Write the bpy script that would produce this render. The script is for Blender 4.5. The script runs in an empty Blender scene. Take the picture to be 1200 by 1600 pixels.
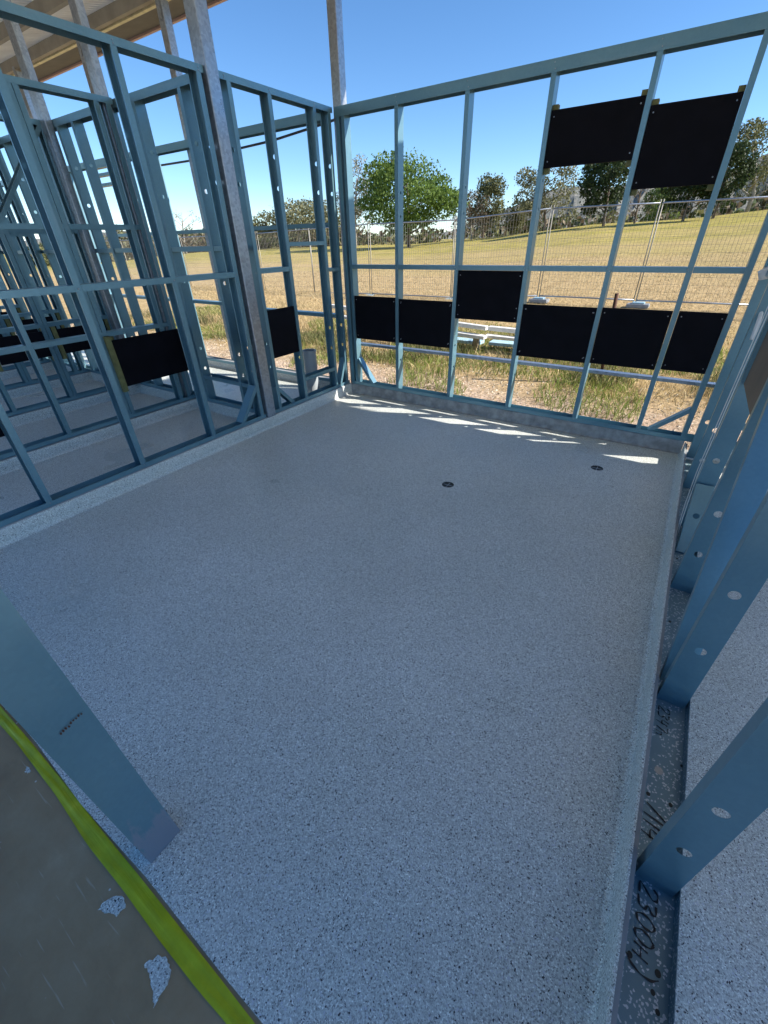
import bpy, bmesh, math, random
import numpy as np
from mathutils import Vector, Matrix
R = math.radians
random.seed(7)
rng = np.random.default_rng(11)
sc = bpy.context.scene
col = sc.collection

# ------------------------------------------------------------------ camera
cd = bpy.data.cameras.new('camera'); cam = bpy.data.objects.new('camera', cd); col.objects.link(cam)
YAW, PITCH, ROLL = -34.104, 33.057, -1.468
FPX = 651.47
def cam_axes():
    y, p, ro = R(YAW), R(PITCH), R(ROLL)
    d = Vector((math.sin(y)*math.cos(p), math.cos(y)*math.cos(p), -math.sin(p)))
    r = Vector((math.cos(y), -math.sin(y), 0)); u = r.cross(d)
    c, s = math.cos(ro), math.sin(ro)
    return c*r+s*u, -s*r+c*u, d
_r, _u, _d = cam_axes()
cam.matrix_world = Matrix(((_r.x, _u.x, -_d.x, 3.015), (_r.y, _u.y, -_d.y, -3.848), (_r.z, _u.z, -_d.z, 1.485), (0, 0, 0, 1)))
cd.sensor_fit = 'VERTICAL'; cd.sensor_height = 36; cd.lens = FPX/1600*36
cd.clip_start = 0.03; cd.clip_end = 6000
sc.camera = cam

# ------------------------------------------------------------------ light
SUN = Vector((1.40, 0.58, 1.0)).normalized()
w = bpy.data.worlds.new('World'); sc.world = w; w.use_nodes = True
nt = w.node_tree; bg = nt.nodes['Background']
sky = nt.nodes.new('ShaderNodeTexSky'); sky.sky_type = 'NISHITA'; sky.sun_disc = False
sky.sun_elevation = math.asin(SUN.z); sky.sun_rotation = math.atan2(SUN.x, SUN.y)
sky.altitude = 1200; sky.air_density = 0.9; sky.dust_density = 0.0; sky.ozone_density = 3.6
hs = nt.nodes.new('ShaderNodeHueSaturation'); hs.inputs['Saturation'].default_value = 1.14
nt.links.new(sky.outputs[0], hs.inputs['Color']); nt.links.new(hs.outputs[0], bg.inputs[0]); bg.inputs[1].default_value = 0.087
sl = bpy.data.lights.new('sun', 'SUN'); so = bpy.data.objects.new('sun', sl); col.objects.link(so)
sl.energy = 4.0; sl.angle = R(0.53); sl.color = (1.0, 0.94, 0.85)
so.rotation_euler = SUN.to_track_quat('Z', 'Y').to_euler()
sc.view_settings.view_transform = 'Standard'; sc.view_settings.look = 'None'
sc.view_settings.gamma = 1; sc.view_settings.use_curve_mapping = False
sc.view_settings.exposure = 1.32
sc.cycles.max_bounces = 8; sc.cycles.diffuse_bounces = 4; sc.cycles.glossy_bounces = 4

# ------------------------------------------------------------------ materials
def mat(name):
    m = bpy.data.materials.new(name); m.use_nodes = True
    n = m.node_tree; return m, n, n.nodes['Principled BSDF'], n.nodes, n.links
def ramp(ns, stops, interp='LINEAR'):
    c = ns.new('ShaderNodeValToRGB'); c.color_ramp.interpolation = interp
    e = c.color_ramp.elements
    while len(e) < len(stops): e.new(0.5)
    for k, (p, v) in zip(e, stops):
        k.position = p; k.color = (v[0], v[1], v[2], 1) if hasattr(v, '__len__') else (v, v, v, 1)
    return c
def coords(ns, ls, scale=1.0, kind='Object'):
    t = ns.new('ShaderNodeTexCoord'); mp = ns.new('ShaderNodeMapping')
    mp.inputs['Scale'].default_value = (scale,)*3 if not hasattr(scale, '__len__') else scale
    ls.new(t.outputs[kind], mp.inputs[0]); return mp
def noise(ns, ls, src, scale, detail=4, rough=.55):
    n = ns.new('ShaderNodeTexNoise'); n.inputs['Scale'].default_value = scale
    n.inputs['Detail'].default_value = detail; n.inputs['Roughness'].default_value = rough
    ls.new(src.outputs[0], n.inputs[0]); return n
def mixc(ns, ls, fac, a, b, mode='MIX'):
    m = ns.new('ShaderNodeMix'); m.data_type = 'RGBA'; m.blend_type = mode
    for s, v in ((0, fac), (6, a), (7, b)):
        if hasattr(v, 'is_output') or hasattr(v, 'links'): ls.new(v, m.inputs[s])
        elif hasattr(v, '__len__'): m.inputs[s].default_value = (v[0], v[1], v[2], 1)
        else: m.inputs[s].default_value = v
    return m.outputs[2]
def geo_pos(ns):
    return ns.new('ShaderNodeNewGeometry')

def simple(name, c, rough=.6, metal=0.0, var=.15, scale=6, bump=0.0):
    m, n, b, ns, ls = mat(name)
    co = coords(ns, ls); nz = noise(ns, ls, co, scale, 5)
    r = ramp(ns, [(.3, [x*(1-var) for x in c]), (.7, [x*(1+var) for x in c])])
    ls.new(nz.outputs[0], r.inputs[0]); ls.new(r.outputs[0], b.inputs['Base Color'])
    b.inputs['Roughness'].default_value = rough; b.inputs['Metallic'].default_value = metal
    if bump:
        bp = ns.new('ShaderNodeBump'); bp.inputs['Strength'].default_value = bump; bp.inputs['Distance'].default_value = .01
        n2 = noise(ns, ls, co, scale*8, 4); ls.new(n2.outputs[0], bp.inputs['Height']); ls.new(bp.outputs[0], b.inputs['Normal'])
    return m

def steel(name, c1, c2, metal, rough, spangle=35, spang=0.12, dirt=.25):
    m, n, b, ns, ls = mat(name)
    co = coords(ns, ls)
    nz = noise(ns, ls, co, 2.3, 5); r = ramp(ns, [(.3, c1), (.7, c2)]); ls.new(nz.outputs[0], r.inputs[0])
    vo = ns.new('ShaderNodeTexVoronoi'); vo.inputs['Scale'].default_value = spangle; ls.new(co.outputs[0], vo.inputs[0])
    sep = ns.new('ShaderNodeSeparateColor'); ls.new(vo.outputs['Color'], sep.inputs[0])
    rr = ramp(ns, [(0, 1-spang), (1, 1+spang)]); ls.new(sep.outputs[0], rr.inputs[0])
    c = mixc(ns, ls, 1.0, r.outputs[0], rr.outputs[0], 'MULTIPLY')
    # streaks and dust smears along the member
    co2 = coords(ns, ls, (9, 9, .9)); sm = noise(ns, ls, co2, 1.6, 6, .7)
    sr = ramp(ns, [(.56, 0), (.72, dirt)]); ls.new(sm.outputs[0], sr.inputs[0])
    c = mixc(ns, ls, sr.outputs[0], c, (.33, .36, .37))
    ls.new(c, b.inputs['Base Color'])
    b.inputs['Metallic'].default_value = metal
    r2 = ramp(ns, [(.3, rough-.08), (.7, rough+.12)]); ls.new(nz.outputs[0], r2.inputs[0]); ls.new(r2.outputs[0], b.inputs['Roughness'])
    bp = ns.new('ShaderNodeBump'); bp.inputs['Strength'].default_value = .12; bp.inputs['Distance'].default_value = .004
    n3 = noise(ns, ls, co, 7, 3); ls.new(n3.outputs[0], bp.inputs['Height']); ls.new(bp.outputs[0], b.inputs['Normal'])
    return m
M_BLUE = steel('blue_steel', (.13, .255, .315), (.165, .30, .36), .45, .34, 90, .03)
M_GALV = steel('galvanised_steel', (.29, .32, .36), (.39, .42, .46), .78, .34, 60, .16)
M_GALVD = simple('roof_steel', (.30, .28, .235), .55, .3, .2, 4)
M_SHEET = simple('corrugated_sheet', (.74, .70, .61), .5, .25, .1, 3)
M_BLACK = simple('black_film_board', (.004, .004, .007), .7, 0, .3, 8); M_BLACK.node_tree.nodes['Principled BSDF'].inputs['Specular IOR Level'].default_value = .12
M_CLEAT = simple('green_timber', (.16, .16, .06), .75, 0, .3, 20)
M_CREAM = simple('cream_strip', (.80, .72, .44), .7, 0, .15, 12)
M_FASCIA = simple('fascia_grey', (.25, .235, .21), .6, 0, .1, 5)
M_PINK = simple('fascia_lip', (.52, .36, .30), .6, 0, .1, 5)
M_BLOCK = simple('pale_concrete_block', (.27, .28, .29), .8, 0, .15, 12)
M_WHITEP = simple('weathered_white_paint', (.68, .67, .64), .6, 0, .12, 15)
M_PALEB = simple('pale_blue_plastic', (.42, .60, .68), .5, 0, .1, 9)
M_RUST = simple('rusty_steel', (.085, .035, .022), .8, .2, .35, 30)
M_WOODPOST = simple('weathered_wood', (.28, .22, .15), .85, 0, .25, 20)
M_PVC = simple('grey_pvc', (.33, .36, .38), .45, 0, .06, 6)
M_CABLE = simple('white_cable', (.66, .67, .66), .45, 0, .08, 10)
M_DCABLE = simple('dark_cable', (.03, .04, .06), .5, 0, .1, 10)
M_HOLE_SHADE = simple('hole_shade_dark', (.016, .017, .012), .6, 0, .3, 10)
M_INK = simple('marker_ink', (.008, .009, .012), .5, 0, .1, 10)
M_BROWN = simple('brown_board', (.16, .115, .08), .65, 0, .25, 2.5)
M_BARK = simple('bark', (.13, .10, .075), .9, 0, .35, 6)
M_BARKP = simple('pale_bark', (.30, .27, .23), .85, 0, .3, 6)
M_HOUSE = simple('house_wall', (.70, .70, .67), .7, 0, .05, 2)
M_ROOFT = simple('house_roof', (.38, .39, .40), .6, 0, .08, 2)
M_GLASS = simple('dark_glass', (.02, .025, .03), .15, 0, .05, 2)

def m_epoxy():
    m, n, b, ns, ls = mat('flake_epoxy')
    co = coords(ns, ls)
    def vor(scale):
        v = ns.new('ShaderNodeTexVoronoi'); v.inputs['Scale'].default_value = scale; ls.new(co.outputs[0], v.inputs[0])
        s = ns.new('ShaderNodeSeparateColor'); ls.new(v.outputs['Color'], s.inputs[0]); return s, v
    s1, v1 = vor(330); s2, v2 = vor(270); s3, v3 = vor(480)
    base = ramp(ns, [(0, (.30, .315, .295)), (.14, (.46, .482, .452)), (.34, (.585, .612, .572)), (.66, (.67, .70, .655)), (.86, (.76, .795, .745)), (.95, (.90, .93, .88))], 'CONSTANT')
    ls.new(s1.outputs[0], base.inputs[0])
    fine = ramp(ns, [(0, .82), (.5, 1.0), (1, 1.2)]); ls.new(s3.outputs[1], fine.inputs[0])
    c = mixc(ns, ls, 1.0, base.outputs[0], fine.outputs[0], 'MULTIPLY')
    # sparse black chips
    f1 = ramp(ns, [(0, 1), (.014, 0)], 'CONSTANT'); ls.new(s1.outputs[1], f1.inputs[0])
    c = mixc(ns, ls, f1.outputs[0], c, (.02, .022, .03))
    f2 = ramp(ns, [(0, 1), (.007, 0)], 'CONSTANT'); ls.new(s2.outputs[1], f2.inputs[0])
    c = mixc(ns, ls, f2.outputs[0], c, (.025, .027, .035))
    f3 = ramp(ns, [(0, 0), (.975, 1)], 'CONSTANT'); ls.new(s2.outputs[2], f3.inputs[0])
    c = mixc(ns, ls, f3.outputs[0], c, (.60, .62, .66))
    # faint cloudy unevenness
    big = noise(ns, ls, co, .9, 4, .6); rb = ramp(ns, [(.3, (.88, .89, .88)), (.7, (1.08, 1.07, 1.08))]); ls.new(big.outputs[0], rb.inputs[0])
    c = mixc(ns, ls, 1.0, c, rb.outputs[0], 'MULTIPLY')
    du = noise(ns, ls, coords(ns, ls, (1, .6, 1)), 2.6, 8, .72); dr = ramp(ns, [(.42, 0), (.80, .26)]); ls.new(du.outputs[0], dr.inputs[0])
    c = mixc(ns, ls, dr.outputs[0], c, (.56, .53, .49))
    ls.new(c, b.inputs['Base Color'])
    rr = ramp(ns, [(.3, .24), (.7, .46)]); ls.new(big.outputs[0], rr.inputs[0]); ls.new(rr.outputs[0], b.inputs['Roughness'])
    b.inputs['Specular IOR Level'].default_value = .45
    bp = ns.new('ShaderNodeBump'); bp.inputs['Strength'].default_value = .35; bp.inputs['Distance'].default_value = .0015
    ls.new(s1.outputs[2], bp.inputs['Height']); ls.new(bp.outputs[0], b.inputs['Normal'])
    return m
M_EPOXY = m_epoxy()
def m_jamb():
    # blue steel whose foot has been rubbed with pale coating
    m = M_BLUE.copy(); m.name = 'blue_steel_rubbed_foot'; ns, ls = m.node_tree.nodes, m.node_tree.links
    b = ns['Principled BSDF']; src = b.inputs['Base Color'].links[0].from_socket
    co = coords(ns, ls, (1, 1, 1)); sp = ns.new('ShaderNodeSeparateXYZ'); ls.new(co.outputs[0], sp.inputs[0])
    co2 = coords(ns, ls, (26, 26, 9)); n_ = noise(ns, ls, co2, 1.0, 7, .72)
    mr = ns.new('ShaderNodeMapRange'); mr.inputs['From Min'].default_value = .0; mr.inputs['From Max'].default_value = .30
    mr.inputs['To Min'].default_value = .34; mr.inputs['To Max'].default_value = -.12; ls.new(sp.outputs['Z'], mr.inputs['Value'])
    ad = ns.new('ShaderNodeMath'); ls.new(n_.outputs[0], ad.inputs[0]); ls.new(mr.outputs[0], ad.inputs[1])
    r = ramp(ns, [(.56, 0), (.66, .8)]); ls.new(ad.outputs[0], r.inputs[0])
    ls.new(mixc(ns, ls, r.outputs[0], src, (.29, .30, .36)), b.inputs['Base Color']); return m
M_JAMB = m_jamb()

def m_concrete():
    m, n, b, ns, ls = mat('bare_concrete'); co = coords(ns, ls)
    a = noise(ns, ls, co, 3.2, 7, .65); r = ramp(ns, [(.3, (.25, .165, .085)), (.5, (.34, .235, .125)), (.6, (.37, .265, .15)), (.75, (.46, .345, .21))]); ls.new(a.outputs[0], r.inputs[0])
    v = ns.new('ShaderNodeTexVoronoi'); v.inputs['Scale'].default_value = 28; ls.new(co.outputs[0], v.inputs[0])
    rr = ramp(ns, [(.06, .8), (.10, 0)]); ls.new(v.outputs['Distance'], rr.inputs[0])
    s = ns.new('ShaderNodeSeparateColor'); ls.new(v.outputs['Color'], s.inputs[0]); r3 = ramp(ns, [(.74, 0), (.75, 1)]); ls.new(s.outputs[0], r3.inputs[0])
    mm = ns.new('ShaderNodeMath'); mm.operation = 'MULTIPLY'; ls.new(rr.outputs[0], mm.inputs[0]); ls.new(r3.outputs[0], mm.inputs[1])
    c = mixc(ns, ls, mm.outputs[0], r.outputs[0], (.72, .70, .66))
    # scratches
    co2 = coords(ns, ls, (2, 30, 1)); sc_ = noise(ns, ls, co2, 3, 2); r4 = ramp(ns, [(.66, 0), (.7, .35)]); ls.new(sc_.outputs[0], r4.inputs[0])
    c = mixc(ns, ls, r4.outputs[0], c, (.56, .50, .40))
    ls.new(c, b.inputs['Base Color']); b.inputs['Roughness'].default_value = .6
    bp = ns.new('ShaderNodeBump'); bp.inputs['Strength'].default_value = .25; bp.inputs['Distance'].default_value = .004
    n3 = noise(ns, ls, co, 60, 5); ls.new(n3.outputs[0], bp.inputs['Height']); ls.new(bp.outputs[0], b.inputs['Normal'])
    return m
M_CONC = m_concrete()

def m_tape():
    m, n, b, ns, ls = mat('lime_tape'); co = coords(ns, ls)
    a = noise(ns, ls, co, 14, 4); r = ramp(ns, [(.3, (.36, .40, .003)), (.6, (.48, .52, .006)), (.8, (.60, .62, .03))]); ls.new(a.outputs[0], r.inputs[0])
    ls.new(r.outputs[0], b.inputs['Base Color']); b.inputs['Roughness'].default_value = .3
    co2 = coords(ns, ls, (3, 40, 1)); w_ = noise(ns, ls, co2, 3, 4)
    bp = ns.new('ShaderNodeBump'); bp.inputs['Strength'].default_value = .5; bp.inputs['Distance'].default_value = .004
    ls.new(w_.outputs[0], bp.inputs['Height']); ls.new(bp.outputs[0], b.inputs['Normal'])
    return m
M_TAPE = m_tape()

def m_plate_paint():
    # blue track with white overspray specks
    m, n, b, ns, ls = mat('blue_steel_speckled'); co = coords(ns, ls)
    a = noise(ns, ls, co, 3, 4); r = ramp(ns, [(.3, (.12, .20, .23)), (.7, (.19, .29, .33))]); ls.new(a.outputs[0], r.inputs[0])
    v = ns.new('ShaderNodeTexVoronoi'); v.inputs['Scale'].default_value = 210; ls.new(co.outputs[0], v.inputs[0])
    s = ns.new('ShaderNodeSeparateColor'); ls.new(v.outputs['Color'], s.inputs[0])
    dn = noise(ns, ls, co, 6, 4); dr = ramp(ns, [(.35, .94), (.65, .80)]); ls.new(dn.outputs[0], dr.inputs[0])
    g = ns.new('ShaderNodeMath'); g.operation = 'GREATER_THAN'; ls.new(s.outputs[0], g.inputs[0]); ls.new(dr.outputs[0], g.inputs[1])
    c = mixc(ns, ls, g.outputs[0], r.outputs[0], (.52, .57, .60)); ls.new(c, b.inputs['Base Color'])
    b.inputs['Metallic'].default_value = .25; b.inputs['Roughness'].default_value = .45
    return m
M_SPECK = m_plate_paint()

def m_coving():
    m, n, b, ns, ls = mat('grey_render_ledge'); co = coords(ns, ls)
    a = noise(ns, ls, co, 5, 6, .6); r = ramp(ns, [(.3, (.20, .215, .225)), (.7, (.33, .34, .345))]); ls.new(a.outputs[0], r.inputs[0])
    ls.new(r.outputs[0], b.inputs['Base Color']); b.inputs['Roughness'].default_value = .6
    return m
M_LEDGE = m_coving()

def m_terrain():
    m, n, b, ns, ls = mat('field_ground')
    g = geo_pos(ns); sx = ns.new('ShaderNodeSeparateXYZ'); ls.new(g.outputs['Position'], sx.inputs[0])
    class O:  # adaptor
        outputs = [g.outputs['Position']]
    def nz(scale, d=5, ro=.6, stretch=None):
        k = ns.new('ShaderNodeTexNoise'); k.inputs['Scale'].default_value = scale; k.inputs['Detail'].default_value = d; k.inputs['Roughness'].default_value = ro
        if stretch:
            mp = ns.new('ShaderNodeMapping'); mp.inputs['Scale'].default_value = stretch; ls.new(g.outputs['Position'], mp.inputs[0]); ls.new(mp.outputs[0], k.inputs[0])
        else: ls.new(g.outputs['Position'], k.inputs[0])
        return k
    # gravel near the slab
    n1 = nz(26, 6, .75); gr = ramp(ns, [(.3, (.22, .15, .105)), (.45, (.50, .38, .29)), (.58, (.68, .55, .44)), (.75, (.80, .71, .60))]); ls.new(n1.outputs[0], gr.inputs[0])
    n1b = nz(3, 4); gb = ramp(ns, [(.3, (.8, .74, .68)), (.7, (1.1, 1.08, 1.05))]); ls.new(n1b.outputs[0], gb.inputs[0])
    grav = mixc(ns, ls, 1, gr.outputs[0], gb.outputs[0], 'MULTIPLY')
    # dry mown grass
    n2 = nz(5.5, 8, .78, (1, .6, 1)); dg = ramp(ns, [(.3, (.33, .23, .11)), (.45, (.45, .32, .16)), (.58, (.55, .40, .205)), (.72, (.64, .49, .28))]); ls.new(n2.outputs[0], dg.inputs[0])
    n3 = nz(1.2, 7, .7, (.6, 1.6, 1)); gg = ramp(ns, [(.34, (.22, .20, .05)), (.5, (.37, .31, .08)), (.66, (.52, .41, .13))]); ls.new(n3.outputs[0], gg.inputs[0])
    # greener with distance, in long mown bands
    mr = ns.new('ShaderNodeMapRange'); mr.inputs['From Min'].default_value = 13; mr.inputs['From Max'].default_value = 38; ls.new(sx.outputs['Y'], mr.inputs['Value'])
    n4 = nz(.12, 5, .6, (.35, 1.8, 1)); ad = ns.new('ShaderNodeMath'); ad.operation = 'ADD'; ls.new(mr.outputs[0], ad.inputs[0])
    r4 = ramp(ns, [(.3, -.5 if False else 0), (.7, .7)]); ls.new(n4.outputs[0], r4.inputs[0])
    sb = ns.new('ShaderNodeMath'); sb.operation = 'SUBTRACT'; ls.new(r4.outputs[0], sb.inputs[0]); sb.inputs[1].default_value = .38
    ls.new(sb.outputs[0], ad.inputs[1]); ad.use_clamp = True
    field = mixc(ns, ls, ad.outputs[0], dg.outputs[0], gg.outputs[0])
    mr2 = ns.new('ShaderNodeMapRange'); mr2.inputs['From Min'].default_value = 1.6; mr2.inputs['From Max'].default_value = 2.6
    n5 = nz(1.3, 4); am = ns.new('ShaderNodeMath'); am.operation = 'MULTIPLY_ADD'; ls.new(n5.outputs[0], am.inputs[0]); am.inputs[1].default_value = 1.6; ls.new(sx.outputs['Y'], am.inputs[2])
    ls.new(am.outputs[0], mr2.inputs['Value'])
    c = mixc(ns, ls, mr2.outputs[0], grav, field)
    ls.new(c, b.inputs['Base Color']); b.inputs['Roughness'].default_value = .95; b.inputs['Specular IOR Level'].default_value = .1
    bp = ns.new('ShaderNodeBump'); bp.inputs['Strength'].default_value = .8; bp.inputs['Distance'].default_value = .12
    n6 = nz(9, 6, .7); ls.new(n6.outputs[0], bp.inputs['Height']); ls.new(bp.outputs[0], b.inputs['Normal'])
    return m
M_FIELD = m_terrain()

def m_leaf(name, dark, light, rough=.6, trans=.25):
    m, n, b, ns, ls = mat(name); g = geo_pos(ns)
    r = ramp(ns, [(0, dark), (1, light)]); ls.new(g.outputs['Random Per Island'], r.inputs[0])
    k = ns.new('ShaderNodeTexNoise'); k.inputs['Scale'].default_value = .9; k.inputs['Detail'].default_value = 3; ls.new(g.outputs['Position'], k.inputs[0])
    r2 = ramp(ns, [(.3, (.75, .78, .75)), (.7, (1.25, 1.22, 1.15))]); ls.new(k.outputs[0], r2.inputs[0])
    c = mixc(ns, ls, 1, r.outputs[0], r2.outputs[0], 'MULTIPLY')
    ls.new(c, b.inputs['Base Color']); b.inputs['Roughness'].default_value = rough; b.inputs['Specular IOR Level'].default_value = .2
    tr = ns.new('ShaderNodeBsdfTranslucent'); ls.new(c, tr.inputs[0]); mx = ns.new('ShaderNodeMixShader'); mx.inputs[0].default_value = trans
    ls.new(b.outputs[0], mx.inputs[1]); ls.new(tr.outputs[0], mx.inputs[2]); ls.new(mx.outputs[0], ns['Material Output'].inputs[0])
    return m
L_GREEN = m_leaf('leaf_green', (.06, .11, .02), (.20, .29, .075), trans=.45)
L_EUC = m_leaf('leaf_eucalypt', (.10, .11, .055), (.29, .28, .17))
L_GREY = m_leaf('leaf_grey', (.14, .15, .12), (.34, .34, .28))
L_DARK = m_leaf('leaf_dark', (.018, .032, .012), (.065, .095, .035))
L_OLIVE = m_leaf('leaf_olive', (.07, .08, .035), (.20, .20, .09))
L_BROWN = m_leaf('leaf_brown', (.085, .065, .045), (.19, .15, .10))
L_LIME = m_leaf('leaf_lime', (.10, .15, .03), (.22, .28, .08), trans=.35)
G_GREEN = m_leaf('grass_green', (.11, .16, .03), (.31, .37, .10), trans=.3)
G_DRY = m_leaf('grass_dry', (.32, .23, .11), (.72, .58, .34), trans=.25)
G_STONE = m_leaf('stone_chips', (.24, .18, .13), (.72, .64, .54), trans=0)

def m_hill():
    m, n, b, ns, ls = mat('wooded_hill'); g = geo_pos(ns)
    k = ns.new('ShaderNodeTexNoise'); k.inputs['Scale'].default_value = .055; k.inputs['Detail'].default_value = 9; k.inputs['Roughness'].default_value = .72; ls.new(g.outputs['Position'], k.inputs[0])
    r = ramp(ns, [(.33, (.085, .095, .085)), (.48, (.15, .155, .135)), (.62, (.24, .225, .19)), (.75, (.33, .30, .25))]); ls.new(k.outputs[0], r.inputs[0])
    ls.new(r.outputs[0], b.inputs['Base Color']); b.inputs['Roughness'].default_value = 1
    bp = ns.new('ShaderNodeBump'); bp.inputs['Strength'].default_value = .6; bp.inputs['Distance'].default_value = 5
    ls.new(k.outputs[0], bp.inputs['Height']); ls.new(bp.outputs[0], b.inputs['Normal'])
    return m
M_HILL = m_hill()

# ------------------------------------------------------------------ helpers
def link(o, parent=None):
    col.objects.link(o)
    if parent is not None: o.parent = parent
    return o
def mesh_obj(name, verts, faces, m, parent=None, smooth=False):
    me = bpy.data.meshes.new(name); me.from_pydata([tuple(v) for v in verts], [], faces); me.update()
    me.materials.append(m)
    if smooth: me.polygons.foreach_set('use_smooth', [True]*len(me.polygons))
    return link(bpy.data.objects.new(name, me), parent)
def bm_obj(name, bm, m, parent=None, smooth=False):
    bmesh.ops.recalc_face_normals(bm, faces=bm.faces)
    me = bpy.data.meshes.new(name); bm.to_mesh(me); bm.free(); me.materials.append(m)
    if smooth: me.polygons.foreach_set('use_smooth', [True]*len(me.polygons))
    return link(bpy.data.objects.new(name, me), parent)
def tag(o, label=None, cat=None, group=None, kind=None):
    if label: o['label'] = label
    if cat: o['category'] = cat
    if group: o['group'] = group
    if kind: o['kind'] = kind
    return o
def empty(name, loc=(0, 0, 0), **kw):
    o = bpy.data.objects.new(name, None); o.location = loc; col.objects.link(o)
    o.empty_display_size = .1; return tag(o, **kw)
def setparent(o, p):
    o.parent = p; o.matrix_parent_inverse = Matrix.Translation(-Vector(p.location))
    return o
def box_bm(bm, lo, hi, bev=0.0):
    r = bmesh.ops.create_cube(bm, size=1)
    c = [(a+b)/2 for a, b in zip(lo, hi)]; s = [abs(b-a) for a, b in zip(lo, hi)]
    for v in r['verts']: v.co = Vector((v.co.x*s[0]+c[0], v.co.y*s[1]+c[1], v.co.z*s[2]+c[2]))
    if bev:
        bmesh.ops.bevel(bm, geom=list({e for v in r['verts'] for e in v.link_edges}), offset=bev, segments=2, affect='EDGES', profile=.5)
def box(name, lo, hi, m, parent=None, bev=0.0):
    bm = bmesh.new(); box_bm(bm, lo, hi, bev); o = bm_obj(name, bm, m)
    if parent is not None: setparent(o, parent)
    return o
def tube_bm(bm, pts, r, seg=8, cap=True, r2=None):
    pts = [Vector(p) for p in pts]; rings = []; n = len(pts)
    for i, p in enumerate(pts):
        t = (pts[min(i+1, n-1)]-pts[max(i-1, 0)]).normalized()
        a = t.orthogonal().normalized() if i == 0 else (prev - t*prev.dot(t)).normalized()
        prev = a; b = t.cross(a)
        rr = r if r2 is None else r+(r2-r)*i/(n-1)
        rings.append([bm.verts.new(p+rr*(math.cos(2*math.pi*k/seg)*a+math.sin(2*math.pi*k/seg)*b)) for k in range(seg)])
    for A, B in zip(rings, rings[1:]):
        for k in range(seg): bm.faces.new((A[k], A[(k+1) % seg], B[(k+1) % seg], B[k]))
    if cap: bm.faces.new(rings[0][::-1]); bm.faces.new(rings[-1])
def tube(name, pts, r, m, parent=None, seg=8, r2=None):
    bm = bmesh.new(); tube_bm(bm, pts, r, seg, r2=r2); o = bm_obj(name, bm, m, smooth=True)
    if parent is not None: setparent(o, parent)
    return o

# channel sections (cold formed studs and tracks), made once per size
_cache = {}
def channel_mesh(L, w=.09, fl=.035, lip=.009, holes=(), hr=.016, t=.0016, m=None):
    key = (round(L, 4), w, fl, lip, tuple(round(h, 3) for h in holes), hr, m.name)
    if key in _cache: return _cache[key]
    bm = bmesh.new()
    def quad(a, b, c, d): bm.faces.new([bm.verts.new(x) for x in (a, b, c, d)])
    hs = hr*1.5
    hz = [h for h in sorted(holes) if hs < h < L-hs]
    x0, x1 = -w/2, w/2
    if not hz: quad((x0, 0, 0), (x1, 0, 0), (x1, 0, L), (x0, 0, L))
    else:
        es = []
        def loop(p):
            v = [bm.verts.new(q) for q in p]
            for i in range(len(v)): es.append(bm.edges.new((v[i], v[(i+1) % len(v)])))
        loop([(x0, 0, 0), (x1, 0, 0), (x1, 0, L), (x0, 0, L)])
        for h in hz: loop([(hr*math.cos(2*math.pi*k/16), 0, h+hr*math.sin(2*math.pi*k/16)) for k in range(16)])
        bmesh.ops.triangle_fill(bm, use_beauty=False, use_dissolve=False, edges=es)
    for sx in (x0, x1):
        quad((sx, 0, 0), (sx, fl, 0), (sx, fl, L), (sx, 0, L))
        if lip:
            lx = sx+(lip if sx < 0 else -lip)
            quad((sx, fl, 0), (lx, fl, 0), (lx, fl, L), (sx, fl, L))
    bmesh.ops.remove_doubles(bm, verts=bm.verts, dist=1e-5)
    bmesh.ops.recalc_face_normals(bm, faces=bm.faces)
    # make normals point outward of the channel (away from its inside) before thickening
    for f in bm.faces:
        c = f.calc_center_median()
        if abs(f.normal.y) > .9 and c.y < 1e-4:
            if f.normal.y > 0:
                bmesh.ops.reverse_faces(bm, faces=bm.faces)
            break
    bmesh.ops.solidify(bm, geom=list(bm.faces), thickness=t)
    me = bpy.data.meshes.new('channel'); bm.to_mesh(me); bm.free(); me.materials.append(m)
    _cache[key] = me; return me
def member(name, p0, p1, open_dir, parent, w=.09, fl=.035, lip=.009, holes=(), hr=.016, m=None, label=None):
    """channel from p0 to p1 (points on the centre line of the web); flanges point along open_dir"""
    m = m or M_BLUE
    p0, p1 = Vector(p0), Vector(p1); d = p1-p0; L = d.length; z = d/L
    y = Vector(open_dir); y = (y-z*y.dot(z)).normalized(); x = y.cross(z)
    o = bpy.data.objects.new(name, channel_mesh(L, w, fl, lip, holes, hr, m=m)); col.objects.link(o)
    mw = Matrix(((x.x, y.x, z.x, p0.x), (x.y, y.y, z.y, p0.y), (x.z, y.z, z.z, p0.z), (0, 0, 0, 1)))
    o.parent = parent; o.matrix_basis = Matrix.Translation(-Vector(parent.location)) @ mw
    if label: o['label'] = label
    return o
X, Y, Z = Vector((1, 0, 0)), Vector((0, 1, 0)), Vector((0, 0, 1))
H = 2.45; PB = .108       # top of walls, underside of raised bottom plates

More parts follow.
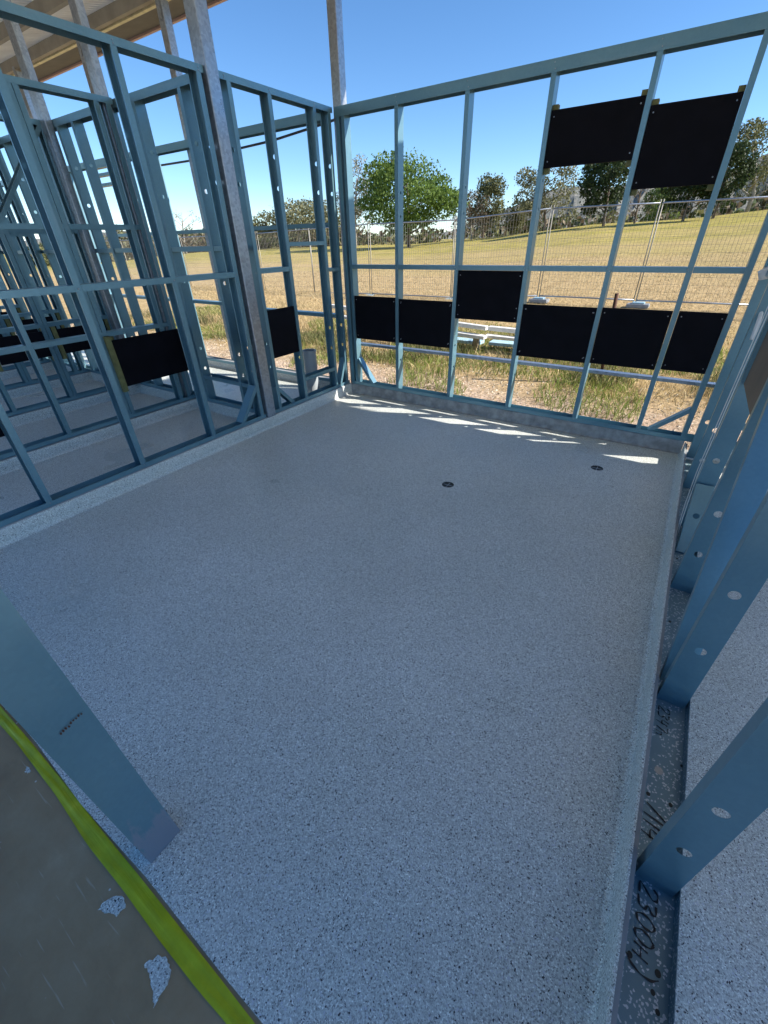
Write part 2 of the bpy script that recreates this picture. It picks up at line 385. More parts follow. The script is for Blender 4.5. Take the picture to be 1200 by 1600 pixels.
# ------------------------------------------------------------------ setting: ground and terrain
ATAB = [(-9, -3.2), (-3.3, -3.2), (-2.231, -1.7), (-1.842, -1.2), (-1.392, .2), (-.983, .7), (-.716, .75), (-.573, .8), (-.471, 1.15), (-.389, 1.35), (-.266, 1.87), (-.184, 2.15), (-.113, 2.22), (-.02, 2.35), (.061, 2.7), (.2, 3.0), (.8, 3.2), (9, 3.2)]
def terrain_z(x, y):
    d = y+3.85; x_ = x-3
    if d <= 1: return -.07 if y > -30 else -.07
    a = x_/d
    hh = float(np.interp(a, [p[0] for p in ATAB], [p[1] for p in ATAB]))
    t = max(0.0, (d-13)/(48.85-13))
    b = -.07+.0*d
    if t < 1: z = b+(hh-b)*(t*t*(3-2*t)*.25+t*.75)
    else:
        z = hh+(hh-b)*min(t-1, .10)
    # behind or beside the building the land is level
    k = min(1, max(0, (d-2)/10)) * max(0, 1-max(0, abs(a)-4)/4)
    return -.07+(z+.07)*k + .02*math.sin(x*.7)*math.cos(y*.5)*min(1, max(0, (d-6)/6))
angs = sorted(set([round(-180+k*6, 2) for k in range(60)]+[round(-78+k*.8, 2) for k in range(130)]))
radii = [0.0]; r_ = 1.6
while r_ < 3500: radii.append(r_); r_ *= 1.085 if r_ < 120 else 1.25
vs, fs = [], []
na = len(angs)
for r0 in radii:
    for a in angs:
        x = 3+r0*math.sin(R(a)); y = -3.85+r0*math.cos(R(a)); vs.append((x, y, terrain_z(x, y)))
for i in range(len(radii)-1):
    for j in range(na):
        k = (j+1) % na; fs.append((i*na+j, i*na+k, (i+1)*na+k, (i+1)*na+j))
g = mesh_obj('ground', vs, fs, M_FIELD, smooth=True); tag(g, kind='structure')

# far hills
HT = [(-2600, 20), (-2034, 26.4), (-1570, 28), (-1269, 39), (-977, 14), (-512, 8), (-341, 10), (-252, 32.7), (-225, 42), (-202, 49.9), (-178, 53.2), (-150, 55.5), (-120, 51), (-88, 53.6), (-24, 55), (3, 60.1), (27, 69.7), (120, 88), (260, 92), (500, 70), (900, 50)]
xs = np.arange(-2600, 900, 9.0); zs = np.interp(xs, [p[0] for p in HT], [p[1] for p in HT])
jit = rng.normal(0, 1, len(xs)); jit = np.convolve(jit, np.ones(3)/3, 'same')*1.3+np.sin(xs*.021)*1.5
rows = [(520, -.1), (560, .12), (610, .42), (655, .74), (700, 1.0), (760, .9), (900, .3), (1000, -.1)]
vs, fs = [], []
for (yy, f) in rows:
    for i, x in enumerate(xs):
        n_ = rng.normal(0, .8) if 0 < f < 1 else 0
        vs.append((x*yy/700+(3*(1-yy/700)), yy+rng.normal(0, 3), zs[i]*f+(jit[i] if f == 1 else 0)+n_*1.5))
nx = len(xs)
for i in range(len(rows)-1):
    for j in range(nx-1): fs.append((i*nx+j, i*nx+j+1, (i+1)*nx+j+1, (i+1)*nx+j))
tag(mesh_obj('hills', vs, fs, M_HILL), kind='structure')

# concrete slab under the building and the epoxy coat on it
slab = box('concrete_slab', (-9.0, -4.75, -.25), (12.0, .13, -.006), M_CONC); tag(slab, kind='structure')
def sheet_with_holes(name, x0, x1, y0, y1, z, holes, m, thick=.005):
    bm = bmesh.new(); es = []
    def loop(pts):
        v = [bm.verts.new((a, b, z)) for a, b in pts]
        for i in range(len(v)): es.append(bm.edges.new((v[i], v[(i+1) % len(v)])))
    edge = [(x0, y1), (x1, y1), (x1, y0)]
    n = 60
    for i in range(1, n):     # hand-trowelled near edge, slightly uneven
        x = x1+(x0-x1)*i/n; edge.append((x, y0+.004*math.sin(x*9)+.003*math.sin(x*23)))
    edge.append((x0, y0)); loop(edge)
    for (hx, hy, hr) in holes: loop([(hx+hr*math.cos(2*math.pi*k/28), hy+hr*math.sin(2*math.pi*k/28)) for k in range(28)])
    bmesh.ops.triangle_fill(bm, use_beauty=True, use_dissolve=False, edges=es)
    for f in bm.faces:
        if f.normal.z < 0: f.normal_flip()
    r = bmesh.ops.extrude_face_region(bm, geom=list(bm.faces))
    for v in [q for q in r['geom'] if isinstance(q, bmesh.types.BMVert)]: v.co.z -= thick
    return bm_obj(name, bm, m)
DR = [(1.93, -1.414, .044), (2.783, -.598, .044)]
fl = sheet_with_holes('epoxy_floor', -8.9, 11.9, -3.884, .10, 0, DR, M_EPOXY); tag(fl, kind='structure')
# slab left whole: a near-black disc stands for the shade inside each drain
for i, (hx, hy, hr) in enumerate(DR):
    e = empty('floor_drain', (hx, hy, 0), cat='floor drain', group='open drain holes in the speckled floor',
              label=['open round floor drain nearest the middle of the room floor', 'open round floor drain closer to the right corner by the sun patches'][i])
    bm = bmesh.new(); n = 28
    a = [bm.verts.new((hx+hr*.985*math.cos(2*math.pi*k/n), hy+hr*.985*math.sin(2*math.pi*k/n), -.0015)) for k in range(n)]
    b = [bm.verts.new((hx+hr*.90*math.cos(2*math.pi*k/n), hy+hr*.90*math.sin(2*math.pi*k/n), -.002)) for k in range(n)]
    c = [bm.verts.new((hx+hr*.88*math.cos(2*math.pi*k/n), hy+hr*.88*math.sin(2*math.pi*k/n), -.0052)) for k in range(n)]
    for k in range(n):
        j = (k+1) % n; bm.faces.new((a[k], a[j], b[j], b[k])); bm.faces.new((b[k], b[j], c[j], c[k]))
    setparent(bm_obj('drain_shade_rim', bm, M_HOLE_SHADE), e)
    bm = bmesh.new(); bmesh.ops.create_circle(bm, cap_ends=True, radius=hr*.89, segments=28)
    for v in bm.verts: v.co = Vector((v.co.x+hx, v.co.y+hy, -.0045))
    setparent(bm_obj('drain_shade_disc', bm, M_HOLE_SHADE), e)
    bm = bmesh.new(); box_bm(bm, (hx-hr*.8, hy-.002, -.0043), (hx+hr*.8, hy+.002, -.003)); box_bm(bm, (hx-.002, hy-hr*.8, -.0042), (hx+.002, hy+hr*.8, -.0029))
    setparent(bm_obj('drain_grate', bm, M_PVC), e)

# coved upstands (coated, part of the floor) with the smooth ledge behind them
M_EPOXY_SHADED = simple('shaded_epoxy_upstand', (.29, .295, .29), .6, 0, .38, 13, .3)  # darker copy of the floor coating, shade on the front wall put into colour
def upstand(pts, inward, h=.105, ledge=.02, name='coved_skirting', lz=.02, m_=None):
    """pts: two floor points; inward: unit vector into the room"""
    p0, p1 = Vector(pts[0]), Vector(pts[1]); n = Vector(inward)
    prof = [(.022, .0012), (.012, .003), (.005, .010), (.0015, .022), (0, .04), (-.001, h-.006), (-.004, h), (-.010, h)]
    vs, fs = [], []; N = 24
    for i in range(N+1):
        p = p0.lerp(p1, i/N)
        for k, (a, z) in enumerate(prof):
            wob = .0015*math.sin(i*1.7+k) if k in (5, 6) else 0
            vs.append(tuple(p+n*a+Vector((0, 0, z+wob))))
    m = len(prof)
    for i in range(N):
        for k in range(m-1): fs.append((i*m+k, (i+1)*m+k, (i+1)*m+k+1, i*m+k+1))
    o = mesh_obj(name, vs, fs, m_ or M_EPOXY, smooth=True); tag(o, kind='structure')
    if ledge:
        bm = bmesh.new(); q = [(-.008, 0), (-.008, h-.002), (-.008-ledge*.15, h+.004), (-.008-ledge, h+.004+lz*.0), (-.115, h-.002), (-.125, 0)]
        r0 = [bm.verts.new(p0+n*a+Vector((0, 0, z))) for a, z in q]; r1 = [bm.verts.new(p1+n*a+Vector((0, 0, z))) for a, z in q]
        for k in range(len(q)-1): bm.faces.new((r0[k], r1[k], r1[k+1], r0[k+1]))
        bm.faces.new(r0); bm.faces.new(r1[::-1])
        tag(bm_obj('wall_hob', bm, M_LEDGE), kind='structure')
upstand(((0, 0, 0), (3.294, 0, 0)), (0, -1, 0), m_=M_EPOXY_SHADED)
upstand(((0, -3.80, 0), (0, 0, 0)), (1, 0, 0))
upstand(((3.296, -3.80, 0), (3.296, 0, 0)), (-1, 0, 0), h=.10, ledge=0)
# backing strip behind right upstand
tag(box('skirting_backing', (3.3065, -3.80, 0), (3.318, -.002, .093), M_LEDGE), kind='structure')
for x in (-1.15, -2.28, -3.41, -4.54, -5.67):
    upstand(((x+.02, -3.8, 0), (x+.02, -1.18, 0)), (1, 0, 0), h=.10)
upstand(((-6.5, -1.272, 0), (-.13, -1.272, 0)), (0, -1, 0), h=.10)
upstand(((-8.9, 0.0, 0), (-.13, 0.0, 0)), (0, -1, 0), h=.10)
upstand(((3.46, 0, 0), (9, 0, 0)), (0, -1, 0), h=.105)

# ------------------------------------------------------------------ wall frames
def screws(parent, pts, axis):
    for p in pts:
        bm = bmesh.new(); bmesh.ops.create_cone(bm, cap_ends=True, segments=8, radius1=.0045, radius2=.003, depth=.003)
        mx = Matrix.Translation(p) @ Vector((0, 0, 1)).rotation_difference(Vector(axis)).to_matrix().to_4x4()
        bmesh.ops.transform(bm, matrix=mx, verts=bm.verts)
        o = bm_obj('screw', bm, M_GALV); o.parent = parent; o.matrix_parent_inverse = parent.matrix_world.inverted() if False else Matrix.Identity(4)
        yield o
def panel_B(wall, x0, x1, z0, z1, label=None, cl=0, y=.006):
    p = box('backing_panel', (x0, y, z0), (x1, y+.017, z1), M_BLACK, wall, .0015)
    if label: p['label'] = label
    for sx in (x0+.022, x1-.022):
        for szz in (z0+.035, z1-.035):
            bm = bmesh.new(); bmesh.ops.create_cone(bm, cap_ends=True, segments=8, radius1=.0048, radius2=.003, depth=.003)
            bmesh.ops.rotate(bm, verts=bm.verts, matrix=Matrix.Rotation(R(90), 3, 'X')); bmesh.ops.translate(bm, verts=bm.verts, vec=(sx, y-.001, szz))
            s = bm_obj('screw', bm, M_GALV); s.parent = p; s.matrix_parent_inverse = p.matrix_parent_inverse
            s.matrix_parent_inverse = (Matrix.Identity(4)); s.location = -Vector(wall.location) if wall.location.length else (0, 0, 0)
    if cl:
        for xx in (x0, x1-.035):
            box('timber_cleat', (xx, y+.0185, z0-.03), (xx+.035, y+.06, z1+.03), M_CLEAT, wall)
    return p

# --- front wall of the room (wall B) --------------------------------------
WB = empty('wall_frame', (0, 0, 0), cat='wall frame', label='blue steel front wall frame facing the field with black panels between its studs')
member('top_plate', (0.0, .045, H), (3.45, .045, H), -Z, WB, w=.093, fl=.066, lip=0)
member('bottom_plate', (0.03, .045, PB), (3.40, .045, PB), Z, WB, w=.094, fl=.034, lip=0)
SB = [.607, 1.216, 1.826, 2.434, 2.936]
for x in SB:
    member('stud', (x+.034, .045, PB+.002), (x+.034, .045, H-.002), -X, WB, w=.089, fl=.034, holes=(.32, .52, 1.55, 1.72), hr=.011)
member('stud', (.045+.0, .045, PB+.002), (.045, .045, H-.002), -X, WB, w=.089, fl=.036)
member('stud', (.10, .045, PB+.002), (.10, .045, H-.002), -X, WB, w=.087, fl=.032)
member('stud', (3.255, .045, PB+.002), (3.255, .045, H-.002), X, WB, w=.089, fl=.036)
xs_ = [.10]+[s for s in SB]+[3.255]
for a, b in zip(xs_, xs_[1:]):
    a2 = a+.036 if a != .10 else a+.002
    member('noggin', (a2, .045, 1.290), (b-.001, .045, 1.290), -Z, WB, w=.088, fl=.034, lip=0)
# outer strap rail low on the studs
box('rail', (-.02, .118, .505), (3.42, .182, .530), M_GALV, WB, .002)
member('brace', (.305, .045, .145), (.112, .045, .395), (-.6, 0, -.6), WB, w=.07, fl=.03, lip=.006)
member('brace', (3.02, .045, .150), (3.25, .045, .360), (.6, 0, -.6), WB, w=.07, fl=.03, lip=.006)
W = .036
panel_B(WB, .105, SB[0]-.002, .603, 1.015)
panel_B(WB, SB[0]+W, SB[1]-.002, .605, 1.006)
panel_B(WB, SB[1]+W, SB[2]-.002, .870, 1.254, label='black panel set higher than its neighbours, right under the noggin')
panel_B(WB, SB[2]+W, SB[3]-.002, .606, 1.016)
panel_B(WB, SB[3]+W, SB[4]-.002, .610, 1.020)
panel_B(WB, SB[4]+W, 3.254, .620, 1.022)
panel_B(WB, SB[2]+W, SB[3]-.002, 1.894, 2.200, label='upper black panel, shallower and further left of the two', cl=1)
panel_B(WB, SB[3]+W, SB[4]-.002, 1.735, 2.148, label='upper black panel, deeper and further right of the two', cl=1)

# --- left wall of the room (wall A) ---------------------------------------
WA = empty('wall_frame', (-.065, -2, 0), cat='wall frame', label='blue steel side wall frame along the left edge of the room floor')
XA = -.065
member('top_plate', (XA, -3.80, H), (XA, -1.306, H), -Z, WA, w=.092, fl=.038, lip=0)
member('top_plate', (XA, -1.198, H), (XA, -.0035, H), -Z, WA, w=.092, fl=.038, lip=0)
member('bottom_plate', (XA, -3.80, PB), (XA, -1.306, PB), Z, WA, w=.092, fl=.034, lip=0)
member('bottom_plate', (XA, -1.198, PB), (XA, -.003, PB), Z, WA, w=.092, fl=.034, lip=0)
SA = [-3.775, -3.147, -2.517, -1.889, -1.345, -1.145, -.735, -.235, -.045]
for i, y in enumerate(SA):
    member('stud', (XA, y+.018, PB+.002), (XA, y+.018, H-.002), -Y if i != 5 else Y, WA, w=.089, fl=.036, holes=(.42, .62, 1.75, 1.95), hr=.016)
for a, b in ((-3.775, -3.147), (-3.147, -2.517), (-2.517, -1.889), (-1.889, -1.345)):
    member('noggin', (XA, a+.02, 1.305), (XA, b-.018, 1.305), -Z, WA, w=.088, fl=.036, lip=0)
member('noggin', (XA, -1.12, 1.312), (XA, -.755, 1.312), -Z, WA, w=.088, fl=.036, lip=0)
member('noggin', (XA, -.715, 1.492), (XA, -.255, 1.492), -Z, WA, w=.088, fl=.03, lip=0)
member('noggin', (XA, -.715, .305), (XA, -.255, .305), Z, WA, w=.088, fl=.036, lip=0)
member('noggin', (XA, -.21, 1.270), (XA, -.065, 1.270), -Z, WA, w=.088, fl=.03, lip=0)
member('brace', (XA, -1.585, .145), (XA, -1.365, .42), (0, 1, -.8), WA, w=.085, fl=.034, lip=.006)
member('brace', (XA, -.90, .145), (XA, -1.115, .37), (0, -1, -.8), WA, w=.07, fl=.034, lip=.006)
member('brace', (XA, -.16, .145), (XA, -.05, .40), (0, 1, -.8), WA, w=.07, fl=.03, lip=.006)
p = box('backing_panel', (-.045, -1.125, .598), (-.028, -.752, .997), M_BLACK, WA, .0015); p['label'] = 'small black panel between the posts near the room corner'
box('backing_panel', (-.125, -3.76, .575), (-.108, -3.152, .985), M_BLACK, WA, .0015)

# --- right wall (wall C) ---------------------------------------------------
WC = empty('wall_frame', (3.382, -2, 0), cat='wall frame', label='blue steel wall frame at the right edge, numbers written on its bottom track')
XC = 3.381
bpC = member('bottom_plate', (XC, -3.80, .003), (XC, -.095, .003), Z, WC, w=.106, fl=.040, lip=0, m=M_SPECK)
member('top_plate', (XC, -3.80, H), (XC, -.05, H), -Z, WC, w=.094, fl=.038, lip=0)
for i, y in enumerate([-3.775, -3.135, -2.505, -1.795, -1.15, -.62, -.06]):
    hh = {1: (.232, .445, 1.2, 1.45), 2: (.30, .56, 1.2, 1.45), 3: (.232, .455, 1.2), 4: (.23, .44, 1.2), 5: (.22, .43, 1.2)}.get(i, (.3,))
    member('stud', (XC, y, .0055), (XC, y, H-.002), Y, WC, w=.090, fl=.036, holes=[h-.0055 for h in hh], hr=.0165)
member('brace', (XC, -2.425, .02), (XC, -1.83, 1.24), (0, 1, -.45), WC, w=.088, fl=.036, lip=.006)
member('brace', (XC, -1.47, .02), (XC, -1.17, .30), (0, 1, -.45), WC, w=.084, fl=.036, lip=.006, holes=(.22,), hr=.0165)
p = box('backing_panel', (3.352, -1.757, .852), (3.369, -1.132, 1.262), M_BROWN, WC, .0015); p['label'] = 'brown board fixed between two studs of the right wall'
for a, b in ((-1.75, -1.155), (-1.11, -.625), (-.58, -.065)):
    member('noggin', (XC, a, 1.30), (XC, b, 1.30), -Z, WC, w=.088, fl=.036, lip=0)
# screw holes in the track as flat discs, hole shade in the colour
def disc(name, c, r, m, parent, ax=(0, 0, 1), oval=1.0):
    bm = bmesh.new(); bmesh.ops.create_circle(bm, cap_ends=True, radius=r, segments=14)
    q = Vector((0, 0, 1)).rotation_difference(Vector(ax)).to_matrix().to_4x4()
    bmesh.ops.scale(bm, vec=(1, oval, 1), verts=bm.verts); bmesh.ops.transform(bm, matrix=Matrix.Translation(c) @ q, verts=bm.verts)
    o = bm_obj(name, bm, m); setparent(o, parent); return o
for (x, y, r) in [(3.346, -2.892, .0058), (3.407, -2.89, .0058), (3.347, -3.313, .0062), (3.407, -3.312, .0068), (3.400, -3.352, .005), (3.412, -3.38, .005), (3.352, -2.05, .006), (3.40, -2.04, .006), (3.352, -1.52, .006), (3.43, -2.74, .005)]:
    disc('fixing_hole_shade_disc', (x, y, .0052), r, M_HOLE_SHADE, WC, oval=1.2)
disc('knockout_disc', (3.368, -2.796, .0053), .0125, M_GALV, WC, oval=1.1)
# marker writing: polylines, read with the letters' tops towards +x, running towards the camera (-y)
GL = {'2': [[(0, .75), (.15, 1), (.5, 1), (.62, .75), (.3, .35), (0, 0), (.65, .03)]],
      '3': [[(0, .95), (.45, 1), (.55, .8), (.2, .55), (.55, .4), (.5, .08), (0, 0)]],
      '0': [[(.3, 1), (.05, .75), (0, .35), (.2, 0), (.5, .1), (.65, .5), (.55, .88), (.3, 1)]],
      'H': [[(.05, .75), (0, .05)], [(0, .4), (.45, .42)], [(.5, .8), (.45, 0)]],
      ')': [[(0, 1.35), (.3, 1.0), (.38, .5), (.25, 0), (-.1, -.35)]],
      '4': [[(.15, 1), (0, .4), (.55, .42)], [(.5, .9), (.4, -.1)]],
      '7': [[(0, .95), (.6, 1), (.25, 0)]],
      '1': [[(.2, 1), (.15, 0)]], '/': [[(.35, 1.1), (-.1, .1)]], 'n': [[(0, .5), (0, 0)], [(0, .4), (.2, .5), (.35, .35), (.35, 0)]]}
def writing(text, x0, y0, size, adv, z=.0066, slant=.15, wd=.0019):
    bm = bmesh.new(); cur = 0
    for ch in text:
        if ch != ' ':
            for st in GL[ch]:
                pts = []
                for i in range(len(st)-1):     # rounded polyline
                    for k in range(4):
                        t = k/4; pts.append((st[i][0]*(1-t)+st[i+1][0]*t, st[i][1]*(1-t)+st[i+1][1]*t))
                pts.append(st[-1])
                sm = [pts[0]]+[((pts[i-1][0]+2*pts[i][0]+pts[i+1][0])/4, (pts[i-1][1]+2*pts[i][1]+pts[i+1][1])/4) for i in range(1, len(pts)-1)]+[pts[-1]]
                P = [Vector((x0+size*v, y0-size*(cur+u+slant*v), z)) for u, v in sm]
                L, Rr = [], []
                for i, q in enumerate(P):
                    t = (P[min(i+1, len(P)-1)]-P[max(i-1, 0)]).normalized(); nn = Vector((-t.y, t.x, 0))
                    ww = wd*(.8+.4*math.sin(i*.9+cur))
                    L.append(bm.verts.new(q+nn*ww)); Rr.append(bm.verts.new(q-nn*ww))
                for i in range(len(P)-1): bm.faces.new((L[i], L[i+1], Rr[i+1], Rr[i]))
        cur += adv if ch not in '1/ ' else adv*.62
    o = bm_obj('marker_writing', bm, M_INK); setparent(o, WC); return o
writing('2300H)', 3.350, -3.140, .044, .80, wd=.0026)
writing('/114', 3.340, -2.925, .052, .66, wd=.0026)
writing('2347n', 3.347, -2.535, .036, .78, wd=.0020)

# front wall continued to the right and its board
WBR = empty('wall_frame', (3.5, 0, 0), cat='wall frame', label='blue steel frame of the next bay beyond the right wall')
member('top_plate', (3.452, .045, H), (9, .045, H), -Z, WBR, w=.093, fl=.066, lip=0)
member('bottom_plate', (3.45, .045, PB), (9, .045, PB), Z, WBR, w=.094, fl=.034, lip=0)
for k in range(10): member('stud', (3.50+k*.61, .045, PB+.002), (3.50+k*.61, .045, H-.002), -X, WBR, w=.089, fl=.034)
for k in range(4): panel_B(WBR, 3.536+k*.61, 3.498+(k+1)*.61, .612, 1.016)  # panels added so their shadow keeps the floor sun patches regular
member('brace', (3.72, .045, .145), (3.54, .045, .40), (-.6, 0, -.6), WBR, w=.07, fl=.03, lip=.006)  # brace added for its shadow across the corner sun patch
box('rail', (3.43, .118, .505), (9, .182, .530), M_GALV, WBR, .002)
def screw_heads(parent, pts, ax):
    bm = bmesh.new()
    for p in pts:
        r = bmesh.ops.create_cone(bm, cap_ends=True, segments=7, radius1=.005, radius2=.0032, depth=.004)
        q = Vector((0, 0, 1)).rotation_difference(Vector(ax)).to_matrix().to_4x4(); bmesh.ops.transform(bm, matrix=Matrix.Translation(p) @ q, verts=r['verts'])
    o = bm_obj('screw_heads', bm, M_GALV); setparent(o, parent); o['kind'] = 'stuff'
screw_heads(WB, [(x+.010+dx, -.0018, z) for x in SB for z, dx in ((2.432, .004), (2.40, .012), (1.276, -.004), (1.262, .014), (.132, .008))], (0, -1, 0))
screw_heads(WA, [(-.0175, y, z) for y in SA for z in (2.435, 2.42, 1.285, .132)], (1, 0, 0))
screw_heads(WC, [(3.3335, y+.016, z) for y in (-3.135, -2.505, -1.795, -1.15, -.62) for z in (.03, 1.28)], (-1, 0, 0))
# --- corridor wall (D) and partitions of the cells on the left --------------
YD = -1.225
WD = empty('wall_frame', (-1, YD, 0), cat='wall frame', label='blue steel frame running left behind the side wall, broad pale stud webs showing')
member('top_plate', (-8, YD, H), (-.115, YD, H), -Z, WD, w=.092, fl=.05, lip=0)
member('bottom_plate', (-8, YD, PB), (-.13, YD, PB), Z, WD, w=.092, fl=.034, lip=0)
for x in (-.335, -.905, -1.30, -1.05, -1.42, -2.13, -2.53, -3.30, -3.66, -4.44, -4.80, -1.86, -2.95, -4.1, -5.2, -5.8):
    member('stud', (x, YD, PB+.002), (x, YD, H-.002), -X, WD, w=.089, fl=.036, holes=(.33, .52, 1.1, 1.72, 2.0), hr=.015)
for a, b in ((-.90, -.345), (-.33, -.125), (-1.08, -.95)):
    member('noggin', (a+.002, YD, 1.478), (b-.002, YD, 1.478), -Z, WD, w=.088, fl=.036, lip=0)
    member('noggin', (a+.002, YD, .345), (b-.002, YD, .345), Z, WD, w=.088, fl=.036, lip=0)
for k in range(1, 6):
    x1 = -1.13*k-.02
    for a, b in ((x1-.16, x1-.68), (x1-.72, x1-1.1)): member('noggin', (b, YD, 1.478), (a, YD, 1.478), -Z, WD, w=.088, fl=.036, lip=0)
names = ['nearest of the left partitions, one black panel in its far bay', 'second left partition from the room with a diagonal brace at its top',
         'third left partition from the room, seen through the two before it', 'fourth left partition from the room', 'fifth left partition, the one farthest from the room']
for k in range(1, 6):
    xf = -1.15-1.13*(k-1); xc = xf-.045
    P = empty('partition_frame', (xc, -2.5, 0), cat='partition', group='parallel cell partitions left of the room', label='blue steel '+names[k-1])
    member('top_plate', (xc, -3.8, H), (xc, -1.29, H), -Z, P, w=.092, fl=.038, lip=0)
    member('bottom_plate', (xc, -3.8, PB), (xc, -1.275, PB), Z, P, w=.092, fl=.034, lip=0)
    ys = [-3.775, -3.147, -2.517, -1.945, -1.33]
    for y in ys+[-1.42, -1.985]: member('stud', (xc, y+.018, PB+.002), (xc, y+.018, H-.002), -Y, P, w=.089, fl=.036, holes=(.5, 1.7), hr=.015)
    for a, b in zip(ys, ys[1:]):
        member('noggin', (xc, a+.02, 1.645), (xc, b-.018, 1.645), -Z, P, w=.088, fl=.036, lip=0)
        member('noggin', (xc, a+.02, .868), (xc, b-.018, .868), -Z, P, w=.088, fl=.036, lip=0)
    spans = [] if k == 1 else [(ys[2]+.03, ys[3]-.01), (ys[3]+.03, ys[4]-.01)]
    for (a, b) in spans:
        z0, z1 = (.40, .80) if k == 1 else (.565, .80)
        box('backing_panel', (xf-.030, a+.05, z0), (xf-.013, b-.045, z1), M_BLACK, P, .0015)
        for yy in (a, b-.045): box('timber_cleat', (xf-.05, yy+.002, z0-.05), (xf-.012, yy+.043, z1+.03), M_CLEAT, P)
    if k == 1:
        box('backing_panel', (xf+.002, -1.925, .40), (xf+.019, -1.205, .80), M_BLACK, P, .0015)
        for yy in (-1.975, -1.203): box('timber_cleat', (xf+.001, yy+.002, .36), (xf+.036, yy+.045, .84), M_CLEAT, P)
    if k in (2, 3):
        member('brace', (xc, -1.33, 2.40), (xc, -1.93, 1.70), (0, -1, 1), P, w=.085, fl=.034, lip=.006)
        member('brace', (xc, -2.50, 2.40), (xc, -1.96, 1.70), (0, 1, 1), P, w=.085, fl=.034, lip=.006)

# front wall continued to the left (outer frame)
WBL = empty('wall_frame', (-.1, 0, 0), cat='wall frame', label='outer blue steel front frame seen through the left wall, a small high window frame in it')
member('top_plate', (-9, .045, H), (-.115, .045, H), -Z, WBL, w=.092, fl=.066, lip=0)
member('bottom_plate', (-9, .045, PB-.03), (-.115, .045, PB-.03), Z, WBL, w=.092, fl=.034, lip=0)
for x in (-1.33, -1.37, -2.75, -3.36, -4.2, -4.8, -5.6, -6.3, -7.0): member('stud', (x, .045, PB-.02), (x, .045, H-.002), -X if x != -1.37 else X, WBL, w=.089, fl=.036, holes=(.4, 1.2), hr=.015)
for z, a, b in ((1.645, -1.33, -.13), (1.645, -2.74, -1.41), (.825, -1.33, -.13), (.862, -2.74, -1.41), (1.645, -4.19, -2.79), (.862, -4.19, -2.79), (.862, -7, -4.3)):
    member('noggin', (a, .045, z), (b, .045, z), -Z, WBL, w=.088, fl=.036, lip=0)
for z in (2.385, 2.30, 2.195): box('window_head', (-4.26, .004, z-.02), (-3.6, .085, z+.012), M_BLUE, WBL, .001)
box('window_jamb', (-4.262, .006, 2.19), (-4.225, .083, 2.37), M_BLUE, WBL, .001)
cb = tube('hanging_cable', [(-3.4, .30, 2.345), (-2.4, .30, 2.335), (-1.62, .30, 2.362), (-1.2, .30, 2.372), (-.98, .30, 2.382), (-.5, .30, 2.416), (-.1, .30, 2.45)], .011, M_DCABLE)
tag(cb, 'thin dark cable slung just under the outer top plate', 'cable')

# --- steel posts -------------------------------------------------------------
def post(x0, x1, y0, y1, z0, z1, label, base=True):
    P = empty('steel_post', ((x0+x1)/2, (y0+y1)/2, z0), cat='steel post', group='galvanised square posts holding the roof', label=label)
    box('shaft', (x0, y0, z0), (x1, y1, z1), M_GALV, P, .006)
    if base: box('base_plate', (x0-.04, y0-.03, z0), (x1+.04, y1+.03, z0+.008), M_GALV, P, .001)
    box('cap_bracket', (x0+.02, y0-.006, z1-.14), (x1-.02, y0-.001, z1+.04), M_GALV, P)
    return P
post(-.098, .005, -1.302, -1.203, .106, 3.26, 'tall galvanised post standing in the left wall of the room', False)
post(-.09, .0, .10, .19, -.01, 3.53, 'galvanised post rising behind the corner where the two walls meet')
post(-1.29, -1.20, -1.335, -1.273, .106, 3.26, 'galvanised post at the head of the nearest left partition', False)
post(-2.30, -2.19, -1.335, -1.273, .106, 3.26, 'galvanised post at the head of the second left partition', False)
for x, l in ((-2.22, 'outer galvanised post nearest the room corner, under the eave'), (-3.83, 'outer galvanised post under the eave, second from the room corner'), (-5.57, 'outer galvanised post under the eave, farthest left')):
    post(x-.045, x+.045, .13, .22, -.01, 3.53, l)

# door jamb by the camera
J = empty('door_jamb', (2.15, -3.8, 0), cat='door jamb', label='blue steel stud standing free on the floor beside the lime green strip')
member('jamb_stud', (2.181, -3.807, .001), (2.181, -3.845, H), -X, J, w=.095, fl=.045, m=M_JAMB)
member('jamb_stud', (2.092, -3.807, .001), (2.092, -3.845, H), X, J, w=.0935, fl=.045)
M_SMEAR = simple('paint_smear', (.26, .30, .38), .5, 0, .2, 40)
def smear(cy, cz, ry, rz, seed, m=M_SMEAR):
    rg = random.Random(seed); bm = bmesh.new(); n = 26
    v = [bm.verts.new((2.1835+rg.random()*.0002, cy+ry*math.cos(2*math.pi*k/n)*(.55+.6*rg.random()), cz+rz*math.sin(2*math.pi*k/n)*(.55+.6*rg.random()))) for k in range(n)]
    bm.faces.new(v); o = bm_obj('paint_smear', bm, m); setparent(o, J)
rg = random.Random(5)
for k in range(9): smear(-3.830+k*.0055, .644+.0015*k+.004*rg.random(), .0022, .0028+.002*rg.random(), 20+k, M_RUST)

